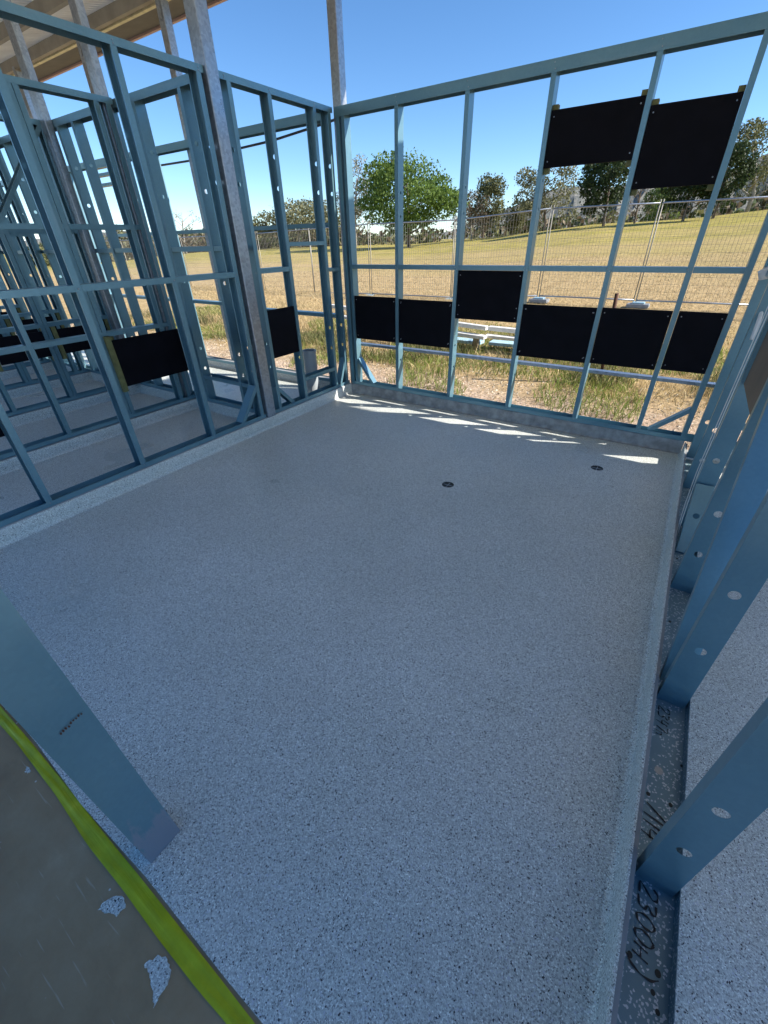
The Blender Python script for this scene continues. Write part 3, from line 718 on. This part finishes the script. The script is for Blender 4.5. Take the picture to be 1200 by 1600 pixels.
# lime strip, splinters of flake on the bare concrete
TR = [(-2.0, -3.893), (-.5, -3.891), (.6, -3.893), (1.219, -3.8935), (1.487, -3.8895), (1.751, -3.889), (1.946, -3.890), (2.168, -3.889), (2.366, -3.890), (2.521, -3.891), (2.655, -3.893), (3.3, -3.893)]
TL = [(-2.0, -3.93), (-.5, -3.928), (.6, -3.931), (1.309, -3.925), (1.45, -3.920), (1.748, -3.922), (1.977, -3.933), (2.156, -3.931), (2.335, -3.934), (2.495, -3.933), (2.602, -3.929), (3.3, -3.93)]
bm = bmesh.new(); n = 150; rows_ = []
for i in range(n+1):
    x = -2+5.3*i/n
    ya = float(np.interp(x, [p[0] for p in TR], [p[1] for p in TR])); yb = float(np.interp(x, [p[0] for p in TL], [p[1] for p in TL]))
    rows_.append([bm.verts.new((x+.002*math.sin(j+i), ya+(yb-ya)*j/6, -.003+.0022*(1+math.sin(i*.5+j*1.3))*(.4 if j in (0, 6) else 1)+.001*math.sin(j*2.4))) for j in range(7)])
for a, b in zip(rows_, rows_[1:]):
    for j in range(6): bm.faces.new((a[j], b[j], b[j+1], a[j+1]))
t_ = bm_obj('lime_tape', bm, M_TAPE, smooth=True); tag(t_, 'lime green tape strip along the chipped edge of the floor coating', 'tape')
def flake(pts, label):
    bm = bmesh.new(); c = Vector((sum(p[0] for p in pts)/len(pts), sum(p[1] for p in pts)/len(pts), 0)); out = []
    rg = random.Random(len(pts))
    P = []
    for i in range(len(pts)):
        a, b = pts[i], pts[(i+1) % len(pts)]
        for k in range(5):
            t = k/5; P.append((a[0]*(1-t)+b[0]*t+rg.uniform(-.0025, .0025), a[1]*(1-t)+b[1]*t+rg.uniform(-.0025, .0025)))
    top = [bm.verts.new((x, y, -.0030)) for x, y in P]; bot = [bm.verts.new((x, y, -.0058)) for x, y in P]
    bm.faces.new(top)
    for i in range(len(P)): j = (i+1) % len(P); bm.faces.new((top[i], bot[i], bot[j], top[j]))
    tag(bm_obj('coating_flake', bm, M_EPOXY), label, 'flake', 'loose scraps of floor coating on the bare concrete')
flake([(2.152, -3.989), (2.15, -3.974), (2.163, -3.945), (2.188, -3.938), (2.208, -3.945), (2.204, -3.969), (2.17, -3.984)], 'roundish speckled scrap of coating on the brown concrete beside the strip')
flake([(2.353, -3.979), (2.368, -3.950), (2.388, -3.943), (2.415, -3.947), (2.429, -3.96), (2.434, -3.988), (2.437, -4.006), (2.42, -3.998), (2.384, -3.983)], 'larger pointed speckled scrap of coating, nearest to the viewer')
flake([(1.559, -3.934), (1.585, -3.932), (1.595, -3.939), (1.578, -3.945)], 'tiny speckled chip on the brown concrete near the far end of the strip')

# things on the right wall: conduit, cup, cables
cu = empty('cable_outlet', (3.34, -.30, 1.27), cat='cable outlet', label='pale plastic cup at the top of the corner stud on the right')
bm = bmesh.new(); bmesh.ops.create_cone(bm, cap_ends=True, segments=20, radius1=.026, radius2=.036, depth=.06)
bmesh.ops.rotate(bm, verts=bm.verts, matrix=Matrix.Rotation(R(65), 3, 'Y')); bmesh.ops.translate(bm, verts=bm.verts, vec=(3.335, -.285, 1.275))
setparent(bm_obj('cup', bm, M_CABLE, smooth=True), cu)
cdt = tube('clear_conduit', [(3.358, -.70, .985), (3.358, -.67, 1.06), (3.36, -.50, 1.21), (3.365, -.42, 1.45), (3.37, -.42, 2.0)], .010, M_CABLE, seg=12)
tag(cdt, 'pale grey conduit running up the right wall studs', 'conduit')
for i, dx in enumerate((0, .010)):
    c_ = tube('white_cable', [(3.322+dx*.4, -1.40-dx, .03), (3.324+dx, -1.20, .16+dx), (3.328+dx, -1.06, .32), (3.331+dx, -1.02, .55), (3.332+dx, -1.0, .95), (3.335+dx, -1.0, 1.6)], .0024, M_CABLE, seg=6)
    tag(c_, ['thin white cable running down the right wall, the one nearer the skirting', 'thin white cable running down the right wall, the one nearer the studs'][i], 'cable', 'thin white cables along the right wall')
# grey pipe standing behind the left wall
gp = empty('pipe_offcut', (-.40, -.22, 0), cat='pipe', label='short grey plastic pipe standing behind the left wall')
bm = bmesh.new(); n = 24
for (r1, r2, z0, z1) in ((.072, .072, .001, .47),):
    A = [[bm.verts.new((-.40+r*math.cos(2*math.pi*k/n), -.22+r*math.sin(2*math.pi*k/n), z)) for k in range(n)] for r, z in ((.072, .001), (.072, .45), (.078, .452), (.078, .475), (.068, .475), (.068, .02))]
    for a, b in zip(A, A[1:]):
        for k in range(n): bm.faces.new((a[k], a[(k+1) % n], b[(k+1) % n], b[k]))
setparent(bm_obj('pipe_body', bm, M_PVC, smooth=False), gp)

# ------------------------------------------------------------------ roof
RS = .2
def rz(y): return 3.55+RS*(y-.15)          # underside of the purlins
RF = empty('skillion_roof', (0, 0, 3.5), cat='roof', label='skillion roof of corrugated sheet on steel purlins above the frames')
def corr(name, x0, x1, y0, y1):
    bm = bmesh.new(); p = .076; n = int((x1-x0)/p*4); prev = None
    for i in range(n+1):
        x = x0+i*p/4; dz = .5*.017*math.sin(2*math.pi*i/4+.785)
        a = bm.verts.new((x, y0, rz(y0)+.121+dz)); b = bm.verts.new((x, y1, rz(y1)+.121+dz))
        if prev: bm.faces.new((prev[0], a, b, prev[1]))
        prev = (a, b)
    bmesh.ops.solidify(bm, geom=list(bm.faces), thickness=-.0012)
    o = bm_obj(name, bm, M_SHEET); setparent(o, RF)
corr('roof_sheet', -9.6, 9.4, -2.95, .83)
corr('shade_eave_sheet', 3.0, 9.4, .835, 1.90)  # added eave, out of view, sized to cut the sun reaching the floor
for i, y in enumerate([.15-.74*k for k in range(5)]):
    yb = y+.03
    q = member('purlin', (-9.5, yb-.03, rz(y)+.056), (9.3, yb-.03, rz(y)+.056), Y, RF, w=.11, fl=.05, lip=.012, m=M_GALVD)
for y in (1.25, 1.8): member('purlin', (3.05, y, rz(y)+.056), (9.3, y, rz(y)+.056), Y, RF, w=.11, fl=.05, lip=.012, m=M_GALVD)  # purlins under the added eave sheet
box('eave_strip', (-9.5, .232, 3.548), (9.3, .272, 3.580), M_CREAM, RF)  # pale cream strip along the foot of the first purlin
bm = bmesh.new()
v = [bm.verts.new(c) for c in ((-9.55, .275, 3.578), (3.0, .275, 3.578), (3.0, .755, 3.655), (-9.55, .755, 3.655))]; bm.faces.new(v)
bmesh.ops.solidify(bm, geom=list(bm.faces), thickness=.008); setparent(bm_obj('soffit', bm, M_FASCIA), RF)
box('fascia', (-9.6, .757, 3.655), (9.4, .785, 3.86), M_FASCIA, RF)
box('fascia_lip', (-9.6, .752, 3.632), (9.4, .79, 3.653), M_PINK, RF)

# ------------------------------------------------------------------ outdoors, near
def gz(x, y): return terrain_z(x, y)
# temporary fence
fx = [-23.4, -21.0, -18.6, -16.2, -13.8, -11.4, -8.75, -6.2, -3.2, -.55, 1.85, 4.25, 6.65, 9.05]
def ftop(x): return float(np.interp(x, [-20, -11.7, -6.2, -3.2, -.56, 1.84, 3.75], [1.76, 1.80, 1.93, 1.93, 2.07, 2.06, 2.06]))
FL = ['farthest left mesh fence panel, seen through several partitions', 'mesh fence panel second from the far left end', 'mesh fence panel third from the far left end', 'mesh fence panel fourth from the far left end',
 'mesh fence panel behind the bare tree gap in the left frames', 'mesh fence panel seen just left of the tall post in the side wall', 'mesh fence panel seen through the side wall right of its tall post', 'mesh fence panel seen through the corner of the two walls',
 'mesh fence panel in front of the big bright green tree', 'mesh fence panel behind the raised black panel', 'mesh fence panel below the upper left black panel', 'mesh fence panel below the upper right black panel', 'mesh fence panel at the right end, beyond the corner stud']
for i, (a, b) in enumerate(zip(fx, fx[1:])):
    F = empty('temporary_fence', ((a+b)/2, 9.3, -.05), cat='fence panel', group='mesh fence panels along the paddock')
    za, zb = ftop(a), ftop(b); ba, bb_ = za-2.08, zb-2.08
    yo = .03*(i % 2)
    F['label'] = FL[i]
    bm = bmesh.new(); tube_bm(bm, [(a+.03, 9.3+yo, za), (b-.03, 9.3+yo, zb)], .017, 8); setparent(bm_obj('top_rail', bm, M_GALV, smooth=True), F)
    bm = bmesh.new(); tube_bm(bm, [(a+.03, 9.3+yo, ba+.12), (b-.03, 9.3+yo, bb_+.12)], .018, 8); setparent(bm_obj('bottom_rail', bm, M_GALV, smooth=True), F)
    for xx, zt, zb_ in ((a+.03, za, ba), (b-.03, zb, bb_)):
        bm = bmesh.new(); tube_bm(bm, [(xx, 9.3+yo, zb_), (xx, 9.3+yo, zt+.07)], .0135, 8); setparent(bm_obj('upright', bm, M_GALVD, smooth=True), F)
    bm = bmesh.new(); nw = int((b-a-.1)/.075)
    for k in range(1, nw):
        t = k/nw; x = a+.05+(b-a-.1)*t; zt = za+(zb-za)*t
        box_bm(bm, (x-.0022, 9.298+yo, zt-1.95), (x+.0022, 9.3025+yo, zt-.02))
    for k in range(1, 13):
        dz = -2.08+.16*k
        c = [(a+.05, za+dz), (b-.05, zb+dz)]
        vv = [bm.verts.new(q) for q in ((c[0][0], 9.297+yo, c[0][1]-.002), (c[1][0], 9.297+yo, c[1][1]-.002), (c[1][0], 9.297+yo, c[1][1]+.002), (c[0][0], 9.297+yo, c[0][1]+.002))]
        bm.faces.new(vv)
    o = bm_obj('wire_mesh', bm, M_RUST if False else M_GALVD); setparent(o, F); o['kind'] = 'stuff'
for x, l in ((-.50, 'pale blue and white fence foot block beside the raised black panel'), (1.95, 'pale fence foot block behind the right hand black panels'), (-3.2, 'pale fence foot block at the foot of a mesh panel, further left'), (-6.2, 'pale fence foot block farthest left of the ones in view')):
    F = empty('fence_foot', (x, 9.3, -.05), cat='fence foot', group='blocks holding the mesh fence', label=l)
    z = ftop(x)-2.09
    box('block', (x-.25, 9.12, z-.03), (x+.25, 9.42, z+.06), M_BLOCK, F, .02); box('block_cap', (x-.14, 9.16, z+.061), (x+.14, 9.38, z+.10), M_PALEB, F, .015)
# white rails lying on low posts, planks, pickets
def rail(a, b, w_, h_, m, name, label, cat='rail', group=None):
    a, b = Vector(a), Vector(b); d = (b-a); L = d.length; bm = bmesh.new(); box_bm(bm, (0, -w_/2, -h_/2), (L, w_/2, h_/2), .006)
    q = Vector((1, 0, 0)).rotation_difference(d).to_matrix().to_4x4(); bmesh.ops.transform(bm, matrix=Matrix.Translation(a) @ q, verts=bm.verts)
    return tag(bm_obj(name, bm, m), label, cat, group)
G = 'white timber rails lying behind the front wall'
rail((-2.8, 3.1, .44), (.44, 3.0, .285), .10, .06, M_WHITEP, 'timber_rail', 'upper white rail ending in a broken tip below the raised black panel', group=G)
rail((-2.6, 2.95, .30), (.47, 2.9, .165), .14, .05, M_WHITEP, 'timber_rail', 'lower white rail resting on the short wooden post', group=G)
rail((.40, 3.2, .255), (2.6, 3.3, .20), .12, .06, M_WHITEP, 'timber_rail', 'white rail continuing to the right of the broken tip', group=G)
rail((.42, 3.05, .165), (2.4, 3.25, .09), .14, .04, M_WHITEP, 'timber_rail', 'lowest white rail to the right of the short post', group=G)
rail((-1.4, 3.3, .03), (.3, 3.2, .02), .22, .05, M_PALEB, 'plank', 'pale blue plank on the grass left of the short post', 'plank', 'pale blue planks in the grass')
rail((.42, 3.3, .02), (2.0, 3.4, .01), .24, .05, M_PALEB, 'plank', 'pale blue plank on the grass right of the short post', 'plank', 'pale blue planks in the grass')
tag(box('short_post', (.26, 2.90, -.10), (.35, 2.98, .135), M_WOODPOST, None, .004), 'short weathered wooden post under the lower white rail', 'post')
tag(tube('star_picket', [(-2.06, 2.0, -.12), (-1.99, 2.0, .90)], .020, M_RUST, seg=6), 'rust brown picket standing beyond the left wall', 'picket', 'rusty pickets')
tag(tube('star_picket', [(2.36, 2.0, -.12), (2.30, 2.0, .93)], .022, M_RUST, seg=6), 'rust brown picket showing above a low black panel on the right', 'picket', 'rusty pickets')

# grass blades, straw and stone chips: uncountable stuff
def blades(name, n, xr, yr, hmin, hmax, m, dens, width=.006, seed=1, lean=.5):
    rg = np.random.default_rng(seed); V = []; cnt = 0
    x = rg.uniform(*xr, n*3); y = rg.uniform(*yr, n*3)
    keep = rg.random(n*3) < dens(x, y); x, y = x[keep][:n], y[keep][:n]; n = len(x)
    z = np.array([gz(a, b) for a, b in zip(x, y)]) - .01
    h = rg.uniform(hmin, hmax, n); th = rg.uniform(0, 2*np.pi, n); l = rg.normal(0, lean, (n, 2))*h[:, None]; wdt = width*rg.uniform(.6, 1.5, n)
    dx, dy = np.cos(th)*wdt, np.sin(th)*wdt
    P = np.zeros((n, 5, 3))
    P[:, 0] = np.c_[x-dx, y-dy, z]; P[:, 1] = np.c_[x+dx, y+dy, z]
    mx, my, mz = x+l[:, 0]*.35, y+l[:, 1]*.35, z+h*.6
    P[:, 2] = np.c_[mx+dx*.7, my+dy*.7, mz]; P[:, 3] = np.c_[mx-dx*.7, my-dy*.7, mz]
    P[:, 4] = np.c_[x+l[:, 0], y+l[:, 1], z+h*.92]
    i = np.arange(n)*5
    F = [f for k in i.tolist() for f in ((k, k+1, k+2, k+3), (k+3, k+2, k+4))]
    o = mesh_obj(name, P.reshape(-1, 3).tolist(), F, m); tag(o, kind='stuff'); return o
def clump(seed, scale, thr, soft=.12):
    rg = np.random.default_rng(seed); c = rg.uniform(-1, 1, (7, 2))*scale; ph = rg.uniform(0, 6.28, 7)
    def f(x, y):
        s = sum(np.sin(c[k, 0]*x+c[k, 1]*y+ph[k]) for k in range(7))/7*1.9
        return np.clip((s-thr)/soft, 0, 1)
    return f
c1, c2, c3 = clump(3, 3.2, -.25), clump(8, 4.5, .15), clump(5, 2.5, -.3)
band = lambda y, a, b: np.clip((y-a)/.5, 0, 1)*np.clip((b-y)/1.2, 0, 1)
o = blades('green_grass', 26000, (-9, 5), (.9, 5.5), .03, .12, G_GREEN, lambda x, y: c1(x, y)*band(y, 1.55, 5.5), .005, 1); tag(o, 'green weeds growing beyond the gravel strip', 'grass')
o = blades('dry_grass', 26000, (-9, 5), (.8, 6.5), .03, .15, G_DRY, lambda x, y: (.35+.65*c3(x, y))*band(y, 1.3, 6.5), .004, 2, .7); tag(o, 'tall dry straw coloured grass in front of the paddock', 'grass')
o = blades('weed_tufts', 5000, (-9, 5), (.7, 2.0), .04, .16, G_GREEN, lambda x, y: c2(x, y)*.9, .004, 3); tag(o, 'low green weed tufts on the gravel', 'weeds')
c4 = clump(21, 5.0, .12, .08)
o = blades('tall_weeds', 7000, (-9, 5), (1.4, 3.6), .10, .30, L_OLIVE, lambda x, y: c4(x, y)*band(y, 1.4, 3.6), .004, 12, .6); tag(o, 'taller dull green weed clumps beyond the gravel', 'weeds')
o = blades('twig_litter', 5000, (-9, 5), (.4, 3.2), .02, .07, L_BROWN, lambda x, y: c2(x, y)*.9, .004, 14, 2.2); tag(o, 'brown twigs and dead leaves on the gravel', 'litter')
o = blades('straw_litter', 9000, (-9, 5), (.15, 1.8), .02, .05, G_DRY, lambda x, y: .5+0*x, .003, 4, 2.0); tag(o, 'scattered straw on the gravel', 'straw')
o = blades('paddock_stubble', 42000, (-16, 7), (6, 22), .03, .10, G_DRY, lambda x, y: .6*(6/(y))+0*x, .006, 6, 1.1); tag(o, 'short dry stubble on the paddock', 'stubble')
def chips(name, n, xr, yr, smin, smax, m, seed):
    rg = np.random.default_rng(seed); x = rg.uniform(*xr, n); y = rg.uniform(*yr, n); s = rg.uniform(smin, smax, n)**1.0
    base = np.array([(1, 0, 0), (-.5, .87, 0), (-.5, -.87, 0), (0, 0, .9)]); V = np.zeros((n, 4, 3))
    for i in range(n):
        a = rg.uniform(0, 6.28); c_, s_ = math.cos(a), math.sin(a); z0 = gz(x[i], y[i])
        for k in range(4):
            b = base[k]*s[i]*rg.uniform(.7, 1.3, 3); V[i, k] = (x[i]+b[0]*c_-b[1]*s_, y[i]+b[0]*s_+b[1]*c_, z0+b[2]*.7-.002)
    F = [f for i in range(0, 4*n, 4) for f in ((i, i+1, i+3), (i+1, i+2, i+3), (i+2, i, i+3))]
    return tag(mesh_obj(name, V.reshape(-1, 3).tolist(), F, m), 'loose stone chips beside the slab', 'gravel', kind='stuff')
chips('gravel', 9000, (-8, 5), (.14, 2.2), .006, .022, G_STONE, 9)

# ------------------------------------------------------------------ trees
def leaf_cloud(rg, blobs, n, size, flat=1.0):
    """n leaf-clump quads spread in the volume of ellipsoid blobs"""
    vol = np.array([b[3]*b[4]*b[5] for b in blobs])**.8; pick = rg.choice(len(blobs), n, p=vol/vol.sum())
    B = np.array(blobs)[pick]; d = rg.normal(0, 1, (n, 3)); d /= np.linalg.norm(d, axis=1)[:, None]
    r = rg.uniform(.35, 1.0, n)**.45*(1+.12*rg.normal(0, 1, n))
    P = B[:, :3]+d*r[:, None]*B[:, 3:6]
    a = rg.normal(0, 1, (n, 3)); a /= np.linalg.norm(a, axis=1)[:, None]; b = np.cross(a, rg.normal(0, 1, (n, 3))); b /= np.linalg.norm(b, axis=1)[:, None]
    s = size*rg.uniform(.5, 1.4, n)[:, None]; b = b*flat
    Q = np.stack([P-a*s*.5, P+b*s*.35, P+a*s*.5, P-b*s*.35], 1)
    return Q
def tree(name, x, y, z, h, cx, wd, leaf, label, kind='round', n=4200, bark=None, seed=1, group='trees along the paddock edge', clear=.22, size=None):
    rg = np.random.default_rng(seed); T = empty(name, (x, y, z), cat='tree', group=group, label=label)
    bark = bark or M_BARK; size = size or max(.16, h*.035)
    tops = []
    bm = bmesh.new(); tr = h*.028
    nb = {'dense': 8, 'round': 8, 'cone': 9, 'open': 11, 'bare': 13, 'bush': 5}[kind]
    tube_bm(bm, [(x, y, z-.3), (x+.02*h*rg.normal(), y, z+h*clear), (x+(cx-x)*.4, y, z+h*.5), (cx, y, z+h*.82)], tr, 7, r2=tr*.25)
    for k in range(nb):
        t = clear*.8+(.78-clear*.5)*k/nb; a = k*2.4+rg.uniform(0, .8); L = wd*.5*{'cone': (1.05-t), 'round': .75, 'dense': .6, 'open': .9, 'bare': .8, 'bush': .7}[kind]
        bx = x+(cx-x)*t; p0 = Vector((bx, y, z+h*t*.9)); p1 = p0+Vector((math.cos(a)*L*.5, math.sin(a)*L*.5, h*.10)); p2 = p0+Vector((math.cos(a)*L, math.sin(a)*L, h*(.17 if kind != 'cone' else .05)))
        tube_bm(bm, [p0, p1, p2], tr*.42*(1.1-t*.6), 5, r2=tr*.08); tops.append(p2)
        if kind in ('bare', 'open'):
            for q in range(5):
                aa = a+rg.uniform(-1.2, 1.2); p3 = p1.lerp(p2, rg.uniform(.1, 1)); tube_bm(bm, [p3, p3+Vector((math.cos(aa)*L*.4, math.sin(aa)*L*.4, h*rg.uniform(.05, .14)))], tr*.12, 4, r2=tr*.03)
    setparent(bm_obj('trunk', bm, bark, smooth=True), T)
    blobs = []
    if kind == 'round':
        blobs.append((cx, y, z+h*.55, wd*.36, wd*.34, h*.34))
        for k in range(20):
            a = k*2.4; e = rg.uniform(-.85, .98); c_ = math.sqrt(1-e*e)
            blobs.append((cx+math.cos(a)*c_*wd*.30, y+math.sin(a)*c_*wd*.3, z+h*(.56+e*.31), wd*.18*rg.uniform(.75, 1.25), wd*.18, h*.14*rg.uniform(.8, 1.25)))
    elif kind == 'dense':
        blobs.append((cx, y, z+h*(.50+clear*.35), wd*.34, wd*.33, h*(.44-clear*.35)))
        for k in range(26):
            a = k*2.4; e = rg.uniform(-.95, .98); c_ = math.sqrt(1-e*e)*rg.uniform(.6, 1.1)+.1
            blobs.append((cx+math.cos(a)*c_*wd*.36, y+math.sin(a)*c_*wd*.3, z+h*(.50+clear*.35+e*(.44-clear*.35)), wd*.14*rg.uniform(.6, 1.3), wd*.14, h*.10*rg.uniform(.7, 1.3)))
    elif kind == 'cone':
        for k in range(12):
            t = clear+(1-clear)*(k/11); rr = wd*.48*(1-t)**.6+wd*.06; a = k*2.4
            blobs.append((x+(cx-x)*t+math.cos(a)*rr*.4, y+math.sin(a)*rr*.4, z+h*(t*.97), rr*.85, rr*.85, h*.075))
            blobs.append((x+(cx-x)*t-math.cos(a)*rr*.6, y-math.sin(a)*rr*.6, z+h*(t*.95), rr*.45, rr*.45, h*.06))
    elif kind == 'open':
        for p in tops: blobs.append((p.x, p.y, p.z+h*.03, wd*.22*rg.uniform(.6, 1.3), wd*.2, h*.11*rg.uniform(.7, 1.3)))
        for k in range(9): blobs.append((cx+rg.normal(0, wd*.17), y, z+h*rg.uniform(.35, .93), wd*.19, wd*.16, h*.10))
    elif kind == 'bush':
        for k in range(9): blobs.append((cx+rg.uniform(-.36, .36)*wd, y+rg.uniform(-.2, .2)*wd, z+h*rg.uniform(.2, .72), wd*.17, wd*.15, h*.26*rg.uniform(.6, 1.1)))
    else:
        for p in tops: blobs.append((p.x, p.y, p.z, wd*.14, wd*.14, h*.08))
        n = n//9
    Q = leaf_cloud(rg, blobs, n, size)
    o = mesh_obj('crown', Q.reshape(-1, 3).tolist(), [(i, i+1, i+2, i+3) for i in range(0, 4*len(Q), 4)], leaf); setparent(o, T)
    return T
TREES = [
 ('broadleaf_tree', -25.1, 44, .75, 8.6, -25.5, 12.4, L_GREEN, 'big bright green broad tree, the largest crown behind the front wall', 'dense', 16000, None, .2, .26),
 ('tall_gum_tree', -38.5, 52, .35, 9.8, -37.7, 4.4, L_GREY, 'tall pale grey tree just right of the wall corner', 'open', 3600, M_BARKP, .3, .22),
 ('gum_tree', -56.3, 60, .66, 6.9, -53.7, 16.5, L_EUC, 'wide grey green gum seen between the studs left of the corner', 'round', 8000, M_BARKP, .2, .32),
 ('gum_tree', -62.9, 58, .6, 5.3, -61.9, 7.0, L_OLIVE, 'smaller olive gum left of the wide grey green one', 'open', 2600, None, .2, .3),
 ('pine_tree', -21.0, 55, 1.01, 7.0, -20.6, 5.0, L_OLIVE, 'round topped olive tree right of the big green one', 'round', 6500, None, .2, .22),
 ('dead_looking_tree', -20.3, 50, 1.01, 4.9, -21.0, 3.6, L_BROWN, 'brown thin crowned tree in front of the round topped olive tree', 'open', 2600, M_BARKP, .15, .18),
 ('low_tree', -16.8, 54, 1.41, 4.1, -16.6, 4.0, L_OLIVE, 'low dull tree between the olive tree and the open gum', 'bush', 2600, None, .1, .2),
 ('gum_tree', -12.2, 50, 1.35, 6.3, -12.9, 5.2, L_EUC, 'open crowned gum partly behind the upper left black panel edge', 'open', 5200, None, .2, .2),
 ('cypress_tree', -5.4, 45, 2.16, 5.4, -6.0, 5.2, L_DARK, 'dark dense conifer below the gap of the two upper black panels', 'dense', 9000, None, .14, .2),
 ('bare_tree', -3.1, 46, 2.24, 3.8, -3.3, 2.4, L_BROWN, 'thin nearly bare tree right of the dark conifer', 'bare', 1200, M_BARK, .1, .14),
 ('willow_tree', -2.9, 60, 2.5, 3.6, -3.0, 3.6, L_LIME, 'small yellow green tree behind the bare one', 'round', 2600, None, .1, .2),
 ('cypress_tree', .6, 45, 2.32, 4.6, .1, 3.8, L_DARK, 'dark conifer below the upper right black panel, left one of the pair', 'dense', 5000, None, .15, .18),
 ('cypress_tree', 2.6, 45, 2.55, 4.6, 2.6, 3.8, L_DARK, 'dark conifer below the upper right black panel, right one of the pair', 'dense', 6000, None, .15, .18),
 ('tall_pine_tree', 5.2, 60, 3.4, 7.3, 3.6, 6.2, L_OLIVE, 'tall leaning pine with bare limbs at the right end of the skyline', 'open', 7000, M_BARKP, .2, .2),
 ('low_tree', 7.5, 75, 3.9, 3.8, 7.0, 6.0, L_OLIVE, 'dull low tree under the tall leaning pine', 'bush', 2600, None, .1, .26),
 ('low_tree', -1.1, 52, 2.2, 2.3, -1.5, 2.6, L_LIME, 'small light green shrub tree between the dark conifers and the bare tree', 'bush', 1200, None, .1, .18),
 ('bare_tree', -88.9, 60, .0, 8.6, -87.4, 7.6, L_GREY, 'tall bare tree seen between the left partitions', 'bare', 2000, M_BARKP, .15, .3),
 ('low_tree', -90.2, 64, -.4, 4.2, -89.5, 13.2, L_BROWN, 'brownish low tree under the tall bare one', 'bush', 2200, None, .1, .4),
 ('low_tree', -80.5, 64, -.2, 4.0, -79.2, 9.2, L_OLIVE, 'olive low tree right of the tall bare one', 'bush', 2000, None, .1, .4),
 ('conifer_tree', -118, 62, -1.9, 8.0, -117.4, 11.0, L_EUC, 'conical pale green tree beside the white house', 'cone', 2600, None, .12, .5),
 ('conifer_tree', -128, 55, -2.53, 6.5, -126.0, 15, L_OLIVE, 'conical green tree left of the white house', 'cone', 2600, None, .12, .5),
 ('gum_tree', -150, 60, -4.0, 6.8, -149, 22, L_OLIVE, 'wide olive tree at the far left', 'bush', 2600, None, .12, .6),
 ('low_tree', -70.9, 62, .04, 3.0, -70.6, 8.9, L_DARK, 'dark low tree directly left of the tall post', 'bush', 1800, None, .1, .35),
]
for i, t in enumerate(TREES):
    nm, x, y, z, h, cx, wd, lf, lab, kd, n, bk, clr, sz = t
    z = min(z, terrain_z(x, y)+.15)
    tree(nm, x, y, z, h+(t[3]-z), cx, wd, lf, lab, kd, n, bk, 20+i, clear=clr, size=sz)
# continuous far woodland behind them
rg = np.random.default_rng(77); B = []
for k in range(700):
    a = rg.uniform(-2.7, .55); d = rg.uniform(66, 92); x = 3+a*d; y = d-3.85; z = terrain_z(x, y)
    s = rg.uniform(1.0, 2.0)*(1+.25*abs(a))*(.62 if a > -.75 else 1); B.append((x, y, z+s*.62+.1, s*1.5*(1+.6*abs(a)), s*1.2, s*.95))
Q = leaf_cloud(rg, B, 80000, .75)
half = len(Q)//3
for nm, q, m in (('distant_woodland', Q[:half], L_OLIVE), ('distant_scrub', Q[half:2*half], L_DARK), ('distant_brush', Q[2*half:], L_BROWN)):
    o = mesh_obj(nm, q.reshape(-1, 3).tolist(), [(i, i+1, i+2, i+3) for i in range(0, 4*len(q), 4)], m)
    tag(o, 'low far woodland behind the single trees', 'woodland', kind='stuff')
# white house far left
Hs = empty('farm_house', (-132, 74, -3.4), cat='house', label='small white house with a grey roof far off between the left studs')
hx, hy, hz = -132, 74, -3.6
box('wall', (hx-8, hy-4, hz), (hx+8, hy+4, hz+3.6), M_HOUSE, Hs)
bm = bmesh.new(); v = [bm.verts.new(c) for c in ((hx-8.6, hy-4.6, hz+3.6), (hx+8.6, hy-4.6, hz+3.6), (hx+8.6, hy+4.6, hz+3.6), (hx-8.6, hy+4.6, hz+3.6), (hx-5, hy, hz+5.6), (hx+5, hy, hz+5.6))]
for f in ((0, 1, 5, 4), (1, 2, 5), (2, 3, 4, 5), (3, 0, 4), (3, 2, 1, 0)): bm.faces.new([v[k] for k in f])
setparent(bm_obj('roof', bm, M_ROOFT), Hs)
for dx in (-5.5, -2, 1.5, 5): box('window', (hx+dx-.8, hy-4.06, hz+1), (hx+dx+.8, hy-4.01, hz+2.5), M_GLASS, Hs)
